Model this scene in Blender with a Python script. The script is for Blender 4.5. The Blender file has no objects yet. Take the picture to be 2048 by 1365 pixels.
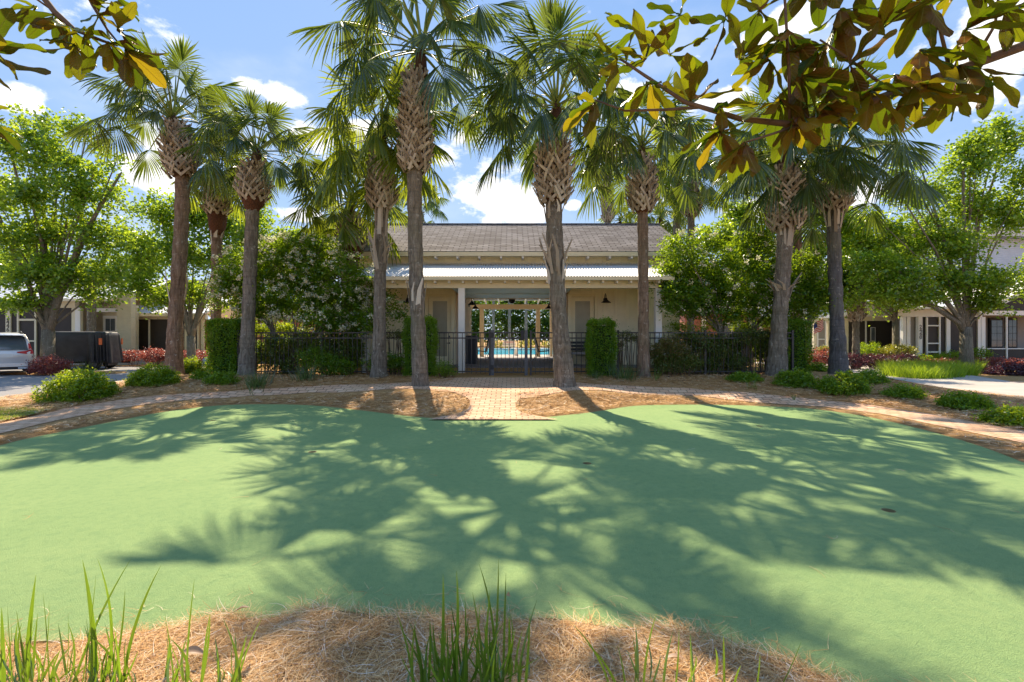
# Palm-lined putting green in front of a pool pavilion
import bpy, math, random
import numpy as np
from math import radians, sin, cos, pi, sqrt, atan2
random.seed(7)
F = 967.0; CX = 1024.0; HY = 680.0; EYE = 1.5
sc = bpy.context.scene
COL = sc.collection
# ------------------------------------------------------------------ helpers
def P(px, py, d):
    return np.array(((px - CX) / F * d, d, EYE + (HY - py) / F * d))
def nrm(v):
    v = np.asarray(v, float); n = np.linalg.norm(v)
    return v / n if n > 1e-9 else v
def smooth(a, b, x):
    t = np.clip((np.asarray(x, float) - a) / (b - a), 0, 1)
    return t * t * (3 - 2 * t)
def tag(o, label=None, cat=None, group=None, kind=None):
    if label: o['label'] = label
    if cat: o['category'] = cat
    if group: o['group'] = group
    if kind: o['kind'] = kind
    return o
def empty(name, loc, label, cat, group=None, rz=0):
    o = bpy.data.objects.new(name, None); COL.objects.link(o)
    o.location = [float(c) for c in loc]; o.rotation_euler = (0, 0, rz)
    o.empty_display_size = 0.1
    return tag(o, label, cat, group)
class MB:
    def __init__(s): s.v = []; s.f = []
    def add(s, V, Fc):
        n = len(s.v); s.v.extend([tuple(map(float, p)) for p in V])
        s.f.extend([tuple(int(i) + n for i in f) for f in Fc]); return s
    def box(s, x0, x1, y0, y1, z0, z1):
        V = [(x0,y0,z0),(x1,y0,z0),(x1,y1,z0),(x0,y1,z0),(x0,y0,z1),(x1,y0,z1),(x1,y1,z1),(x0,y1,z1)]
        return s.add(V, [(0,3,2,1),(4,5,6,7),(0,1,5,4),(1,2,6,5),(2,3,7,6),(3,0,4,7)])
    def prism(s, poly, y0, y1):          # poly of (x,z) extruded along y
        n = len(poly)
        V = [(x, y0, z) for x, z in poly] + [(x, y1, z) for x, z in poly]
        Fc = [tuple(range(n)), tuple(range(2*n-1, n-1, -1))] + [(i, i+n, (i+1) % n + n, (i+1) % n) for i in range(n)]
        return s.add(V, Fc)
    def prism_x(s, poly, x0, x1):        # poly of (y,z) extruded along x
        n = len(poly)
        V = [(x0, y, z) for y, z in poly] + [(x1, y, z) for y, z in poly]
        Fc = [tuple(range(n)), tuple(range(2*n-1, n-1, -1))] + [(i, i+n, (i+1) % n + n, (i+1) % n) for i in range(n)]
        return s.add(V, Fc)
    def tube(s, pts, radii, n=8, cap=True, jit=0.0, rs=None):
        pts = [np.array(p, float) for p in pts]; V = []; m = len(pts)
        ref = np.array((0.0, 1.0, 0.05))
        for i, p in enumerate(pts):
            t = nrm(pts[min(i+1, m-1)] - pts[max(i-1, 0)])
            r0 = ref if abs(np.dot(t, ref)) < 0.95 else np.array((1.0, 0, 0))
            a = nrm(np.cross(t, r0)); b = np.cross(t, a)
            for k in range(n):
                th = 2*pi*k/n; r = radii[i] * (1 + (rs.uniform(-jit, jit) if jit else 0))
                V.append(p + a*cos(th)*r + b*sin(th)*r)
        Fc = []
        for i in range(m-1):
            for k in range(n):
                k2 = (k+1) % n
                Fc.append((i*n+k, i*n+k2, (i+1)*n+k2, (i+1)*n+k))
        if cap:
            Fc.append(tuple(range(n-1, -1, -1))); Fc.append(tuple((m-1)*n+k for k in range(n)))
        return s.add(V, Fc)
    def lathe(s, prof, c=(0,0,0), n=16):
        V = []; m = len(prof)
        for r, z in prof:
            for k in range(n):
                th = 2*pi*k/n; V.append((c[0]+r*cos(th), c[1]+r*sin(th), c[2]+z))
        Fc = []
        for i in range(m-1):
            for k in range(n):
                k2 = (k+1) % n
                Fc.append((i*n+k, i*n+k2, (i+1)*n+k2, (i+1)*n+k))
        Fc.append(tuple(range(n-1, -1, -1))); Fc.append(tuple((m-1)*n+k for k in range(n)))
        return s.add(V, Fc)
    def build(s, name, mat, parent=None, smooth_=False):
        return mesh_obj(name, s.v, s.f, mat, parent, smooth_)
def mesh_obj(name, V, Fc, mat, parent=None, smooth_=False, local=True):
    me = bpy.data.meshes.new(name)
    V = np.asarray(V, np.float32)
    if isinstance(Fc, np.ndarray):
        k = Fc.shape[1]; nf = len(Fc)
        me.vertices.add(len(V)); me.vertices.foreach_set('co', V.ravel())
        me.loops.add(nf*k); me.loops.foreach_set('vertex_index', Fc.astype(np.int32).ravel())
        me.polygons.add(nf); me.polygons.foreach_set('loop_start', np.arange(0, nf*k, k, dtype=np.int32))
        me.polygons.foreach_set('loop_total', np.full(nf, k, np.int32))
        me.update(calc_edges=True)
    else:
        me.from_pydata([tuple(map(float, p)) for p in V], [], Fc); me.update()
    if smooth_:
        me.polygons.foreach_set('use_smooth', np.ones(len(me.polygons), bool))
    if mat: me.materials.append(mat)
    o = bpy.data.objects.new(name, me); COL.objects.link(o)
    if parent is not None:
        o.parent = parent
    return o
def world_to(parent_loc, V): return [np.array(v) - np.array(parent_loc) for v in V]
def text_mesh(name, s, size, mat, parent, loc, rot=(pi/2, 0, 0), ext=0.004):
    cu = bpy.data.curves.new(name, 'FONT'); cu.body = s; cu.size = size; cu.extrude = ext
    cu.align_x = 'CENTER'; cu.align_y = 'CENTER'; cu.resolution_u = 2
    tmp = bpy.data.objects.new(name + '_tmp', cu); COL.objects.link(tmp)
    bpy.context.view_layer.update()
    me = bpy.data.meshes.new_from_object(tmp)
    bpy.data.objects.remove(tmp); bpy.data.curves.remove(cu)
    me.materials.clear(); me.materials.append(mat)
    o = bpy.data.objects.new(name, me); COL.objects.link(o); o.parent = parent
    o.location = loc; o.rotation_euler = rot
    return o
# ------------------------------------------------------------------ materials
class NT:
    def __init__(s, name):
        s.m = bpy.data.materials.new(name); s.m.use_nodes = True; s.t = s.m.node_tree
        s.t.nodes.clear(); s.out = s.n('ShaderNodeOutputMaterial')
    def n(s, typ, **kw):
        nd = s.t.nodes.new(typ)
        for k, v in kw.items():
            if k.startswith('i_'):
                nd.inputs[k[2:].replace('_', ' ')].default_value = v
            else: setattr(nd, k, v)
        return nd
    def l(s, a, b): s.t.links.new(a, b)
    def noise(s, scale, detail=4, rough=0.6, vec=None, dist=0.0):
        nd = s.n('ShaderNodeTexNoise'); nd.inputs['Scale'].default_value = scale
        nd.inputs['Detail'].default_value = detail; nd.inputs['Roughness'].default_value = rough
        nd.inputs['Distortion'].default_value = dist
        if vec is not None: s.l(vec, nd.inputs['Vector'])
        return nd.outputs['Fac']
    def coord(s, kind='Object', scale=(1,1,1), rot=(0,0,0)):
        tc = s.n('ShaderNodeTexCoord'); mp = s.n('ShaderNodeMapping')
        mp.inputs['Scale'].default_value = scale; mp.inputs['Rotation'].default_value = rot
        s.l(tc.outputs[kind], mp.inputs['Vector']); return mp.outputs['Vector']
    def pos(s, scale=(1,1,1), rot=(0,0,0)):
        g = s.n('ShaderNodeNewGeometry'); mp = s.n('ShaderNodeMapping')
        mp.inputs['Scale'].default_value = scale; mp.inputs['Rotation'].default_value = rot
        s.l(g.outputs['Position'], mp.inputs['Vector']); return mp.outputs['Vector']
    def ramp(s, fac, stops):
        r = s.n('ShaderNodeValToRGB'); e = r.color_ramp.elements
        while len(e) > 1: e.remove(e[-1])
        e[0].position = stops[0][0]; e[0].color = (*stops[0][1], 1)
        for p, c in stops[1:]:
            x = e.new(p); x.color = (*c, 1)
        s.l(fac, r.inputs['Fac']); return r.outputs['Color']
    def mix(s, fac, a, b, mode='MIX'):
        m = s.n('ShaderNodeMix', data_type='RGBA', blend_type=mode)
        for sock, v in ((m.inputs['Factor'], fac), (m.inputs[6], a), (m.inputs[7], b)):
            if isinstance(v, (int, float)): sock.default_value = v
            elif isinstance(v, tuple): sock.default_value = (*v, 1)
            else: s.l(v, sock)
        return m.outputs[2]
    def math(s, op, a, b=0.0, clamp=False):
        m = s.n('ShaderNodeMath', operation=op, use_clamp=clamp)
        for i, v in enumerate((a, b)):
            if isinstance(v, (int, float)): m.inputs[i].default_value = v
            else: s.l(v, m.inputs[i])
        return m.outputs[0]
    def bump(s, h, strength=0.3, dist=0.02):
        b = s.n('ShaderNodeBump'); b.inputs['Strength'].default_value = strength
        b.inputs['Distance'].default_value = dist; s.l(h, b.inputs['Height']); return b.outputs['Normal']
    def bsdf(s, col, rough=0.8, bump=None, metal=0.0, spec=0.4, **kw):
        b = s.n('ShaderNodeBsdfPrincipled')
        if isinstance(col, tuple): b.inputs['Base Color'].default_value = (*col, 1)
        else: s.l(col, b.inputs['Base Color'])
        if isinstance(rough, (int, float)): b.inputs['Roughness'].default_value = rough
        else: s.l(rough, b.inputs['Roughness'])
        b.inputs['Metallic'].default_value = metal
        b.inputs['Specular IOR Level'].default_value = spec
        for k, v in kw.items(): b.inputs[k.replace('_', ' ')].default_value = v
        if bump is not None: s.l(bump, b.inputs['Normal'])
        s.l(b.outputs[0], s.out.inputs['Surface']); s.b = b; return s.m
def mul(c, k): return tuple(x*k for x in c)
def plain(name, col, rough=0.7, var=0.12, scale=6, metal=0.0, spec=0.4, bump=0.0):
    t = NT(name); v = t.pos()
    n = t.noise(scale, 5, 0.6, v)
    c = t.ramp(n, [(0.3, mul(col, 1-var)), (0.7, mul(col, 1+var))])
    b = t.bump(t.noise(scale*6, 4, 0.6, v), bump, 0.01) if bump else None
    return t.bsdf(c, rough, b, metal, spec)
def leafmat(name, cols, trans, tmix=0.45, rough=0.45, gloss=0.06, back=None):
    """cols: list of front colours spread per leaf; trans: light passing through"""
    t = NT(name); g = t.n('ShaderNodeNewGeometry')
    r = g.outputs['Random Per Island']
    stops = [(i/(len(cols)-1) if len(cols) > 1 else 0, c) for i, c in enumerate(cols)]
    c = t.ramp(r, stops)
    tr = t.mix(0.35, trans, c, 'MIX') if back is None else t.mix(0.05, trans, c, 'MIX')
    # light-through tint varies per leaf too
    hs = t.n('ShaderNodeHueSaturation'); hs.inputs['Saturation'].default_value = 1.0
    mr = t.math('ADD', t.math('MULTIPLY', r, 0.6), 0.7)
    t.l(mr, hs.inputs['Value']); t.l(tr, hs.inputs['Color'])
    if back is not None:
        c = t.mix(g.outputs['Backfacing'], c, back)
    d = t.n('ShaderNodeBsdfDiffuse'); t.l(c, d.inputs['Color'])
    tl = t.n('ShaderNodeBsdfTranslucent'); t.l(hs.outputs['Color'], tl.inputs['Color'])
    m1 = t.n('ShaderNodeMixShader'); m1.inputs[0].default_value = tmix
    t.l(d.outputs[0], m1.inputs[1]); t.l(tl.outputs[0], m1.inputs[2])
    gl = t.n('ShaderNodeBsdfGlossy'); gl.inputs['Roughness'].default_value = rough
    gl.inputs['Color'].default_value = (0.9, 0.95, 1, 1)
    m2 = t.n('ShaderNodeMixShader')
    if back is not None:
        t.l(t.math('MULTIPLY', t.math('SUBTRACT', 1.0, g.outputs['Backfacing']), gloss), m2.inputs[0])
    else: m2.inputs[0].default_value = gloss
    t.l(m1.outputs[0], m2.inputs[1]); t.l(gl.outputs[0], m2.inputs[2])
    t.l(m2.outputs[0], t.out.inputs['Surface']); return t.m
M = {}
def magnolia_mat():
    """glossy green face, brown felted underside, pale midrib and side veins from the leaf's own u/v attributes"""
    t = NT('magnolia_leaf'); g = t.n('ShaderNodeNewGeometry'); rnd = g.outputs['Random Per Island']
    u = t.n('ShaderNodeAttribute', attribute_name='leaf_u').outputs['Fac']; v = t.n('ShaderNodeAttribute', attribute_name='leaf_v').outputs['Fac']
    rib = t.ramp(t.math('ABSOLUTE', u), [(0.0, (1,1,1)), (0.10, (0,0,0))])
    ve = t.math('SINE', t.math('ADD', t.math('MULTIPLY', v, 75.0), t.math('MULTIPLY', t.math('ABSOLUTE', u), -14.0)))
    vein = t.ramp(ve, [(0.80, (0,0,0)), (1.0, (.35,.35,.35))])
    sp = t.noise(26, 5, 0.7, g.outputs['Position'])
    back = t.ramp(rnd, [(0, (0.12, 0.036, 0.009)), (0.6, (0.21, 0.065, 0.014)), (1, (0.28, 0.105, 0.026))])
    back = t.mix(t.math('MULTIPLY', sp, 0.5), back, (0.14, 0.07, 0.015))
    front = t.ramp(rnd, [(0, (0.03, 0.075, 0.012)), (1, (0.06, 0.11, 0.016))])
    tr = t.ramp(rnd, [(0, (0.07, 0.13, 0.003)), (0.45, (0.17, 0.26, 0.005)), (0.85, (0.30, 0.35, 0.006)), (1, (0.42, 0.32, 0.01))])
    tr = t.mix(vein, tr, t.mix(1.0, tr, (1.35, 1.3, 1.2), 'MULTIPLY')); tr = t.mix(rib, tr, t.mix(1.0, tr, (0.45, 0.4, 0.4), 'MULTIPLY'))
    c = t.mix(g.outputs['Backfacing'], front, back); c = t.mix(rib, c, (0.34, 0.27, 0.07))
    hs = t.bump(t.math('ADD', t.math('MULTIPLY', ve, 0.4), sp), 0.35, 0.004)
    d = t.n('ShaderNodeBsdfDiffuse'); t.l(c, d.inputs['Color']); t.l(hs, d.inputs['Normal'])
    tl = t.n('ShaderNodeBsdfTranslucent'); t.l(tr, tl.inputs['Color'])
    m1 = t.n('ShaderNodeMixShader'); m1.inputs[0].default_value = 0.42; t.l(d.outputs[0], m1.inputs[1]); t.l(tl.outputs[0], m1.inputs[2])
    gl = t.n('ShaderNodeBsdfGlossy'); gl.inputs['Roughness'].default_value = 0.3; t.l(hs, gl.inputs['Normal'])
    m2 = t.n('ShaderNodeMixShader'); t.l(t.math('ADD', t.math('MULTIPLY', t.math('SUBTRACT', 1.0, g.outputs['Backfacing']), 0.10), 0.025), m2.inputs[0])
    t.l(m1.outputs[0], m2.inputs[1]); t.l(gl.outputs[0], m2.inputs[2]); t.l(m2.outputs[0], t.out.inputs['Surface']); return t.m
def mk_materials():
    # putting green felt
    t = NT('green_felt'); v = t.pos()
    n1 = t.noise(0.55, 7, 0.62, v, 0.6); n2 = t.noise(160, 3, 0.7, v); n3 = t.noise(12, 5, 0.7, v)
    c = t.ramp(n1, [(0.3, (0.212, 0.322, 0.122)), (0.7, (0.275, 0.378, 0.145))])
    c = t.mix(t.ramp(n2, [(0.35, (0,0,0)), (0.75, (1,1,1))]), c, t.mix(1.0, c, (1.35, 1.3, 1.4), 'MULTIPLY'))
    c = t.mix(t.math('MULTIPLY', t.ramp(n3, [(0.45, (0,0,0)), (0.8, (1,1,1))]), 0.5), c, (0.14, 0.26, 0.115))
    n6 = t.noise(420, 2, 0.8, v); n7 = t.noise(34, 6, 0.8, v, 1.0)
    c = t.mix(t.ramp(n6, [(0.55, (0,0,0)), (0.75, (.8,.8,.8))]), c, t.mix(1.0, c, (1.5, 1.4, 1.7), 'MULTIPLY'))
    c = t.mix(t.ramp(n7, [(0.30, (.5,.5,.5)), (0.45, (0,0,0))]), c, t.mix(1.0, c, (0.62, 0.68, 0.7), 'MULTIPLY'))
    M['felt'] = t.bsdf(c, 0.95, t.bump(t.math('ADD', n2, t.math('MULTIPLY', n7, 1.2)), 0.9, 0.010), 0, 0.15)
    # pine straw on the ground
    t = NT('pine_straw_bed'); v = t.pos((1, 1, 1))
    a = t.noise(22, 8, 0.75, v, 1.6); b = t.noise(70, 6, 0.8, v, 2.2); n = t.noise(0.9, 4, 0.6, v)
    c = t.ramp(b, [(0.28, (0.24, 0.11, 0.036)), (0.45, (0.52, 0.29, 0.11)), (0.58, (0.72, 0.46, 0.20)), (0.75, (0.84, 0.64, 0.38))])
    c = t.mix(t.ramp(a, [(0.4, (0, 0, 0)), (0.65, (1, 1, 1))]), c, t.mix(1.0, c, (0.62, 0.55, 0.5), 'MULTIPLY'))
    c = t.mix(t.math('MULTIPLY', n, 0.35), c, (0.50, 0.35, 0.20))
    M['straw_bed'] = t.bsdf(c, 0.95, t.bump(b, 1.0, 0.03), 0, 0.1)
    t = NT('pine_needle'); g = t.n('ShaderNodeNewGeometry')
    c = t.ramp(g.outputs['Random Per Island'], [(0, (0.26, 0.11, 0.035)), (0.25, (0.52, 0.27, 0.09)), (0.6, (0.72, 0.43, 0.17)), (0.88, (0.82, 0.60, 0.33)), (1, (0.88, 0.80, 0.68))])
    M['needle'] = t.bsdf(c, 0.7, None, 0, 0.3)
    # bricks
    t = NT('brick_pavers'); v = t.pos((1, 1, 1))
    nd = t.noise(3.0, 3, 0.5, v)
    vm = t.n('ShaderNodeVectorMath', operation='SCALE'); 
    wob = t.n('ShaderNodeTexNoise'); wob.inputs['Scale'].default_value = 2.5; t.l(v, wob.inputs['Vector'])
    t.l(wob.outputs['Color'], vm.inputs[0]); vm.inputs['Scale'].default_value = 0.06
    va = t.n('ShaderNodeVectorMath', operation='ADD'); t.l(v, va.inputs[0]); t.l(vm.outputs[0], va.inputs[1])
    br = t.n('ShaderNodeTexBrick'); t.l(va.outputs[0], br.inputs['Vector'])
    br.inputs['Scale'].default_value = 1.0; br.inputs['Brick Width'].default_value = 0.225; br.inputs['Row Height'].default_value = 0.15
    br.inputs['Mortar Size'].default_value = 0.009; br.inputs['Mortar Smooth'].default_value = 0.3
    br.inputs['Color1'].default_value = (0.66, 0.39, 0.24, 1); br.inputs['Color2'].default_value = (0.80, 0.55, 0.37, 1)
    br.inputs['Mortar'].default_value = (0.13, 0.085, 0.05, 1); br.inputs['Bias'].default_value = 0.0
    sp = t.noise(60, 6, 0.7, v)
    c = t.mix(t.math('MULTIPLY', sp, 0.5), br.outputs['Color'], t.mix(1.0, br.outputs['Color'], (0.7, 0.66, 0.6), 'MULTIPLY'))
    c = t.mix(t.math('MULTIPLY', t.ramp(t.noise(1.3, 6, 0.7, v), [(0.45, (0,0,0)), (0.7, (1,1,1))]), 0.45), c, (0.55, 0.36, 0.20))
    h = t.math('ADD', t.math('MULTIPLY', br.outputs['Fac'], -1.0), t.math('MULTIPLY', sp, 0.25))
    M['brick'] = t.bsdf(c, 0.9, t.bump(h, 0.7, 0.008), 0, 0.25)
    # road surfaces
    t = NT('asphalt'); v = t.pos(); n = t.noise(180, 3, 0.8, v); n2 = t.noise(0.5, 5, 0.6, v)
    c = t.ramp(n, [(0.3, (0.17, 0.17, 0.18)), (0.7, (0.34, 0.33, 0.33))]); c = t.mix(t.math('MULTIPLY', n2, 0.5), c, (0.30, 0.28, 0.26))
    M['asphalt'] = t.bsdf(c, 0.9, t.bump(n, 0.4, 0.004), 0, 0.2)
    t = NT('concrete_lane'); v = t.pos(); n = t.noise(90, 5, 0.7, v); n2 = t.noise(0.8, 6, 0.6, v)
    c = t.ramp(n2, [(0.3, (0.42, 0.38, 0.34)), (0.7, (0.54, 0.50, 0.46))]); c = t.mix(t.math('MULTIPLY', n, 0.35), c, (0.36, 0.31, 0.27))
    M['concrete'] = t.bsdf(c, 0.9, t.bump(n, 0.3, 0.004), 0, 0.2)
    # board and batten, painted beige
    def boards(name, col, axis='x', step=0.30, w=0.06, dark=0.75):
        t = NT(name); g = t.n('ShaderNodeNewGeometry'); s_ = t.n('ShaderNodeSeparateXYZ'); t.l(g.outputs['Position'], s_.inputs[0])
        u = t.math('FRACT', t.math('DIVIDE', s_.outputs['X' if axis == 'x' else 'Z'], step))
        tri = t.math('ABSOLUTE', t.math('SUBTRACT', u, 0.5))
        if axis == 'x': h = t.math('GREATER_THAN', tri, 0.5 - w/step/2)
        else: h = u
        n = t.noise(3, 5, 0.6, g.outputs['Position']); c = t.ramp(n, [(0.3, mul(col, 0.93)), (0.7, mul(col, 1.05))])
        if axis == 'x':
            c = t.mix(t.math('MULTIPLY', h, 0.25), c, mul(col, 1.15)); bm = t.bump(h, 1.0, 0.02)
        else: bm = t.bump(h, 1.0, 0.02)
        return t.bsdf(c, 0.6, bm, 0, 0.35)
    M['batten'] = boards('painted_batten_wall', (0.82, 0.78, 0.54))
    M['batten_dark'] = boards('painted_porch_wall', (0.86, 0.79, 0.58), step=0.42)
    M['lap'] = boards('lap_siding_beige', (0.64, 0.57, 0.40), 'z', 0.14)
    M['lap_grey'] = boards('lap_siding_grey', (0.60, 0.57, 0.53), 'z', 0.14)
    M['lap_blue'] = boards('lap_siding_pale_blue', (0.50, 0.56, 0.64), 'z', 0.14)
    M['cream'] = plain('cream_paint', (0.74, 0.67, 0.48), 0.55, 0.05, 3)
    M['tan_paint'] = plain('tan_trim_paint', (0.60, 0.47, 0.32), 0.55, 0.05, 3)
    M['white'] = plain('white_paint', (0.82, 0.80, 0.75), 0.5, 0.04, 3)
    M['door_paint'] = plain('beige_door_paint', (0.80, 0.72, 0.48), 0.5, 0.05, 3)
    M['frosted'] = plain('frosted_pane', (0.34, 0.32, 0.22), 0.3, 0.10, 2, 0, 0.4)
    M['blue_ceiling'] = plain('pale_blue_boards', (0.62, 0.80, 0.88), 0.5, 0.06, 2)
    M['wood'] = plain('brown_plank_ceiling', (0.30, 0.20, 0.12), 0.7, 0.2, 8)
    M['black'] = plain('black_metal', (0.022, 0.022, 0.025), 0.5, 0.2, 20)
    M['iron'] = plain('dark_iron_paint', (0.05, 0.045, 0.045), 0.5, 0.25, 30)
    M['gatepost'] = plain('grey_gate_post', (0.10, 0.10, 0.11), 0.5, 0.2, 20)
    M['rubber'] = plain('rubber', (0.02, 0.02, 0.02), 0.8, 0.2, 20)
    M['screen'] = plain('insect_screen', (0.045, 0.038, 0.034), 0.55, 0.25, 0.8, 0, 0.3)
    M['screen_light'] = plain('pale_screened_wall', (0.30, 0.27, 0.245), 0.6, 0.08, 1.0)
    M['glass'] = plain('window_glass', (0.10, 0.12, 0.13), 0.08, 0.3, 1.2, 0, 0.9)
    M['red'] = plain('red_enamel', (0.55, 0.03, 0.03), 0.35, 0.1, 10)
    M['cloth_blue'] = plain('flag_blue', (0.03, 0.05, 0.22), 0.8, 0.1, 10)
    M['cloth_red'] = plain('flag_red', (0.55, 0.04, 0.06), 0.8, 0.1, 10)
    M['cloth_white'] = plain('flag_white', (0.75, 0.72, 0.72), 0.8, 0.05, 10)
    M['brick_wall'] = plain('red_brick_wall', (0.38, 0.15, 0.10), 0.85, 0.25, 14)
    M['dark_number'] = plain('dark_number_paint', (0.025, 0.025, 0.025), 0.4, 0.1, 10)
    M['sign_red'] = plain('sign_red_lettering', (0.6, 0.05, 0.05), 0.5, 0.05, 10)
    M['orange'] = plain('orange_reflector', (0.75, 0.17, 0.05), 0.4, 0.1, 10)
    M['deck'] = plain('pale_pool_deck', (0.60, 0.52, 0.45), 0.85, 0.08, 2.0, bump=0.2)
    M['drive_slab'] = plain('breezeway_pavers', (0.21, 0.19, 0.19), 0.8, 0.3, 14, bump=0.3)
    # corrugated metal roof: shape is modelled, this is the skin
    t = NT('galvanised_sheet'); v = t.pos(); n = t.noise(4, 6, 0.7, v)
    c = t.ramp(n, [(0.3, (0.62, 0.64, 0.67)), (0.7, (0.76, 0.77, 0.79))]); M['metal_roof'] = t.bsdf(c, 0.5, None, 0.1, 0.4)
    # shingles
    t = NT('asphalt_shingles'); v = t.coord('Object', (1, 1, 1))
    br = t.n('ShaderNodeTexBrick'); 
    g = t.n('ShaderNodeNewGeometry'); s_ = t.n('ShaderNodeSeparateXYZ'); t.l(g.outputs['Position'], s_.inputs[0])
    cb = t.n('ShaderNodeCombineXYZ'); t.l(s_.outputs['X'], cb.inputs[0]); t.l(t.math('MULTIPLY', s_.outputs['Z'], 2.0), cb.inputs[1])
    t.l(cb.outputs[0], br.inputs['Vector']); br.inputs['Scale'].default_value = 1
    br.inputs['Brick Width'].default_value = 0.42; br.inputs['Row Height'].default_value = 0.138; br.inputs['Mortar Size'].default_value = 0.022
    br.inputs['Color1'].default_value = (0.19, 0.17, 0.165, 1); br.inputs['Color2'].default_value = (0.44, 0.41, 0.40, 1)
    br.inputs['Mortar'].default_value = (0.03, 0.025, 0.025, 1)
    n = t.noise(120, 4, 0.8, g.outputs['Position'])
    n5 = t.noise(0.8, 5, 0.7, g.outputs['Position'])
    c = t.mix(t.math('MULTIPLY', n, 0.25), br.outputs['Color'], (0.30, 0.26, 0.25))
    c = t.mix(t.math('MULTIPLY', t.ramp(n5, [(0.4, (0,0,0)), (0.7, (1,1,1))]), 0.35), c, (0.13, 0.12, 0.11))
    M['shingle'] = t.bsdf(c, 0.9, t.bump(br.outputs['Fac'], -0.8, 0.02), 0, 0.2)
    # palm bark (smooth lower trunk)
    def bark(name, c0, c1, c2, sc_=1.0, ring=14):
        t = NT(name); g = t.n('ShaderNodeNewGeometry')
        oi = t.n('ShaderNodeObjectInfo'); off = t.n('ShaderNodeVectorMath', operation='ADD')
        t.l(g.outputs['Position'], off.inputs[0]); t.l(oi.outputs['Location'], off.inputs[1])
        mp = t.n('ShaderNodeMapping'); mp.inputs['Scale'].default_value = (9*sc_, 9*sc_, 1.6*sc_); t.l(off.outputs[0], mp.inputs[0])
        n = t.noise(1.6, 8, 0.75, mp.outputs[0], 0.8)
        mp2 = t.n('ShaderNodeMapping'); mp2.inputs['Scale'].default_value = (1.5, 1.5, ring); t.l(off.outputs[0], mp2.inputs[0])
        n2 = t.noise(1.0, 4, 0.6, mp2.outputs[0])
        n3 = t.noise(7, 6, 0.7, off.outputs[0]); n4 = t.noise(1.1, 5, 0.6, off.outputs[0])
        c = t.ramp(n, [(0.3, c0), (0.48, c1), (0.72, c2)])
        c = t.mix(t.math('MULTIPLY', t.ramp(n2, [(0.35, (1,1,1)), (0.5, (0,0,0))]), 0.28), c, mul(c0, 0.9))
        c = t.mix(t.ramp(n3, [(0.60, (0,0,0)), (0.65, (0.75,0.75,0.75))]), c, (0.50, 0.47, 0.41))
        c = t.mix(t.math('MULTIPLY', t.ramp(n4, [(0.45, (0,0,0)), (0.7, (1,1,1))]), 0.4), c, (0.20, 0.19, 0.12))
        h = t.math('ADD', n, t.math('MULTIPLY', n2, 0.22))
        return t.bsdf(c, 0.92, t.bump(h, 1.0, 0.09), 0, 0.15)
    M['bark_grey'] = bark('palm_bark_grey', (0.070, 0.057, 0.043), (0.215, 0.182, 0.145), (0.44, 0.39, 0.32))
    M['bark_brown'] = bark('palm_bark_brown', (0.070, 0.045, 0.031), (0.225, 0.155, 0.110), (0.44, 0.335, 0.25))
    M['bark_dark'] = bark('palm_bark_slate', (0.055, 0.052, 0.053), (0.14, 0.135, 0.136), (0.24, 0.235, 0.235))
    M['bark_tree'] = bark('tree_bark', (0.10, 0.085, 0.06), (0.23, 0.20, 0.15), (0.40, 0.37, 0.30), 1.6, 3)
    M['twig'] = plain('magnolia_twig', (0.14, 0.09, 0.055), 0.8, 0.3, 20)
    t = NT('cut_leaf_bases'); g = t.n('ShaderNodeNewGeometry')
    c = t.ramp(g.outputs['Random Per Island'], [(0, (0.20, 0.16, 0.12)), (0.4, (0.38, 0.335, 0.27)), (0.8, (0.54, 0.50, 0.43)), (1, (0.66, 0.63, 0.56))])
    n = t.noise(30, 5, 0.7, g.outputs['Position']); c = t.mix(t.math('MULTIPLY', n, 0.5), c, (0.20, 0.14, 0.09))
    M['boot'] = t.bsdf(c, 0.9, t.bump(n, 0.5, 0.01), 0, 0.15)
    M['red_fibre'] = plain('red_brown_fibre', (0.10, 0.042, 0.022), 0.95, 0.6, 30, bump=1.0)
    M['petiole'] = plain('leaf_stalk', (0.20, 0.26, 0.05), 0.5, 0.2, 9)
    M['fibre'] = plain('brown_trunk_fibre', (0.075, 0.035, 0.018), 0.95, 0.4, 25, bump=0.8)
    M['pool_water'] = plain('pool_water', (0.02, 0.42, 0.62), 0.15, 0.3, 1.2, 0, 0.25)
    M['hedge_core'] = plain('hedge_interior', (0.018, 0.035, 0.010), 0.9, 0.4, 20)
    # foliage
    M['frond'] = leafmat('palm_frond_green', [(0.035, 0.085, 0.01), (0.055, 0.115, 0.014), (0.09, 0.16, 0.02)], (0.5, 0.56, 0.02), 0.46, 0.3, 0.035)
    M['frond_blue'] = leafmat('palm_frond_blue_green', [(0.02, 0.052, 0.014), (0.034, 0.078, 0.018), (0.055, 0.105, 0.026)], (0.3, 0.38, 0.02), 0.4, 0.28, 0.05)
    M['frond_dead'] = leafmat('dead_palm_leaf', [(0.20,0.13,0.07), (0.34,0.24,0.14)], (0.35, 0.22, 0.08), 0.25, 0.6, 0.03)
    M['maple'] = leafmat('maple_foliage', [(0.06, 0.17, 0.012), (0.11, 0.25, 0.018), (0.19, 0.34, 0.03)], (0.68, 0.84, 0.035), 0.5, 0.35, 0.045)
    M['maple_deep'] = leafmat('deep_tree_foliage', [(0.02, 0.07, 0.008), (0.045, 0.12, 0.012), (0.08, 0.17, 0.02)], (0.32, 0.5, 0.02), 0.44, 0.4, 0.03)
    M['ligustrum'] = leafmat('privet_foliage', [(0.04, 0.125, 0.01), (0.08, 0.19, 0.014), (0.15, 0.27, 0.02)], (0.54, 0.72, 0.015), 0.45, 0.3, 0.035)
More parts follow.
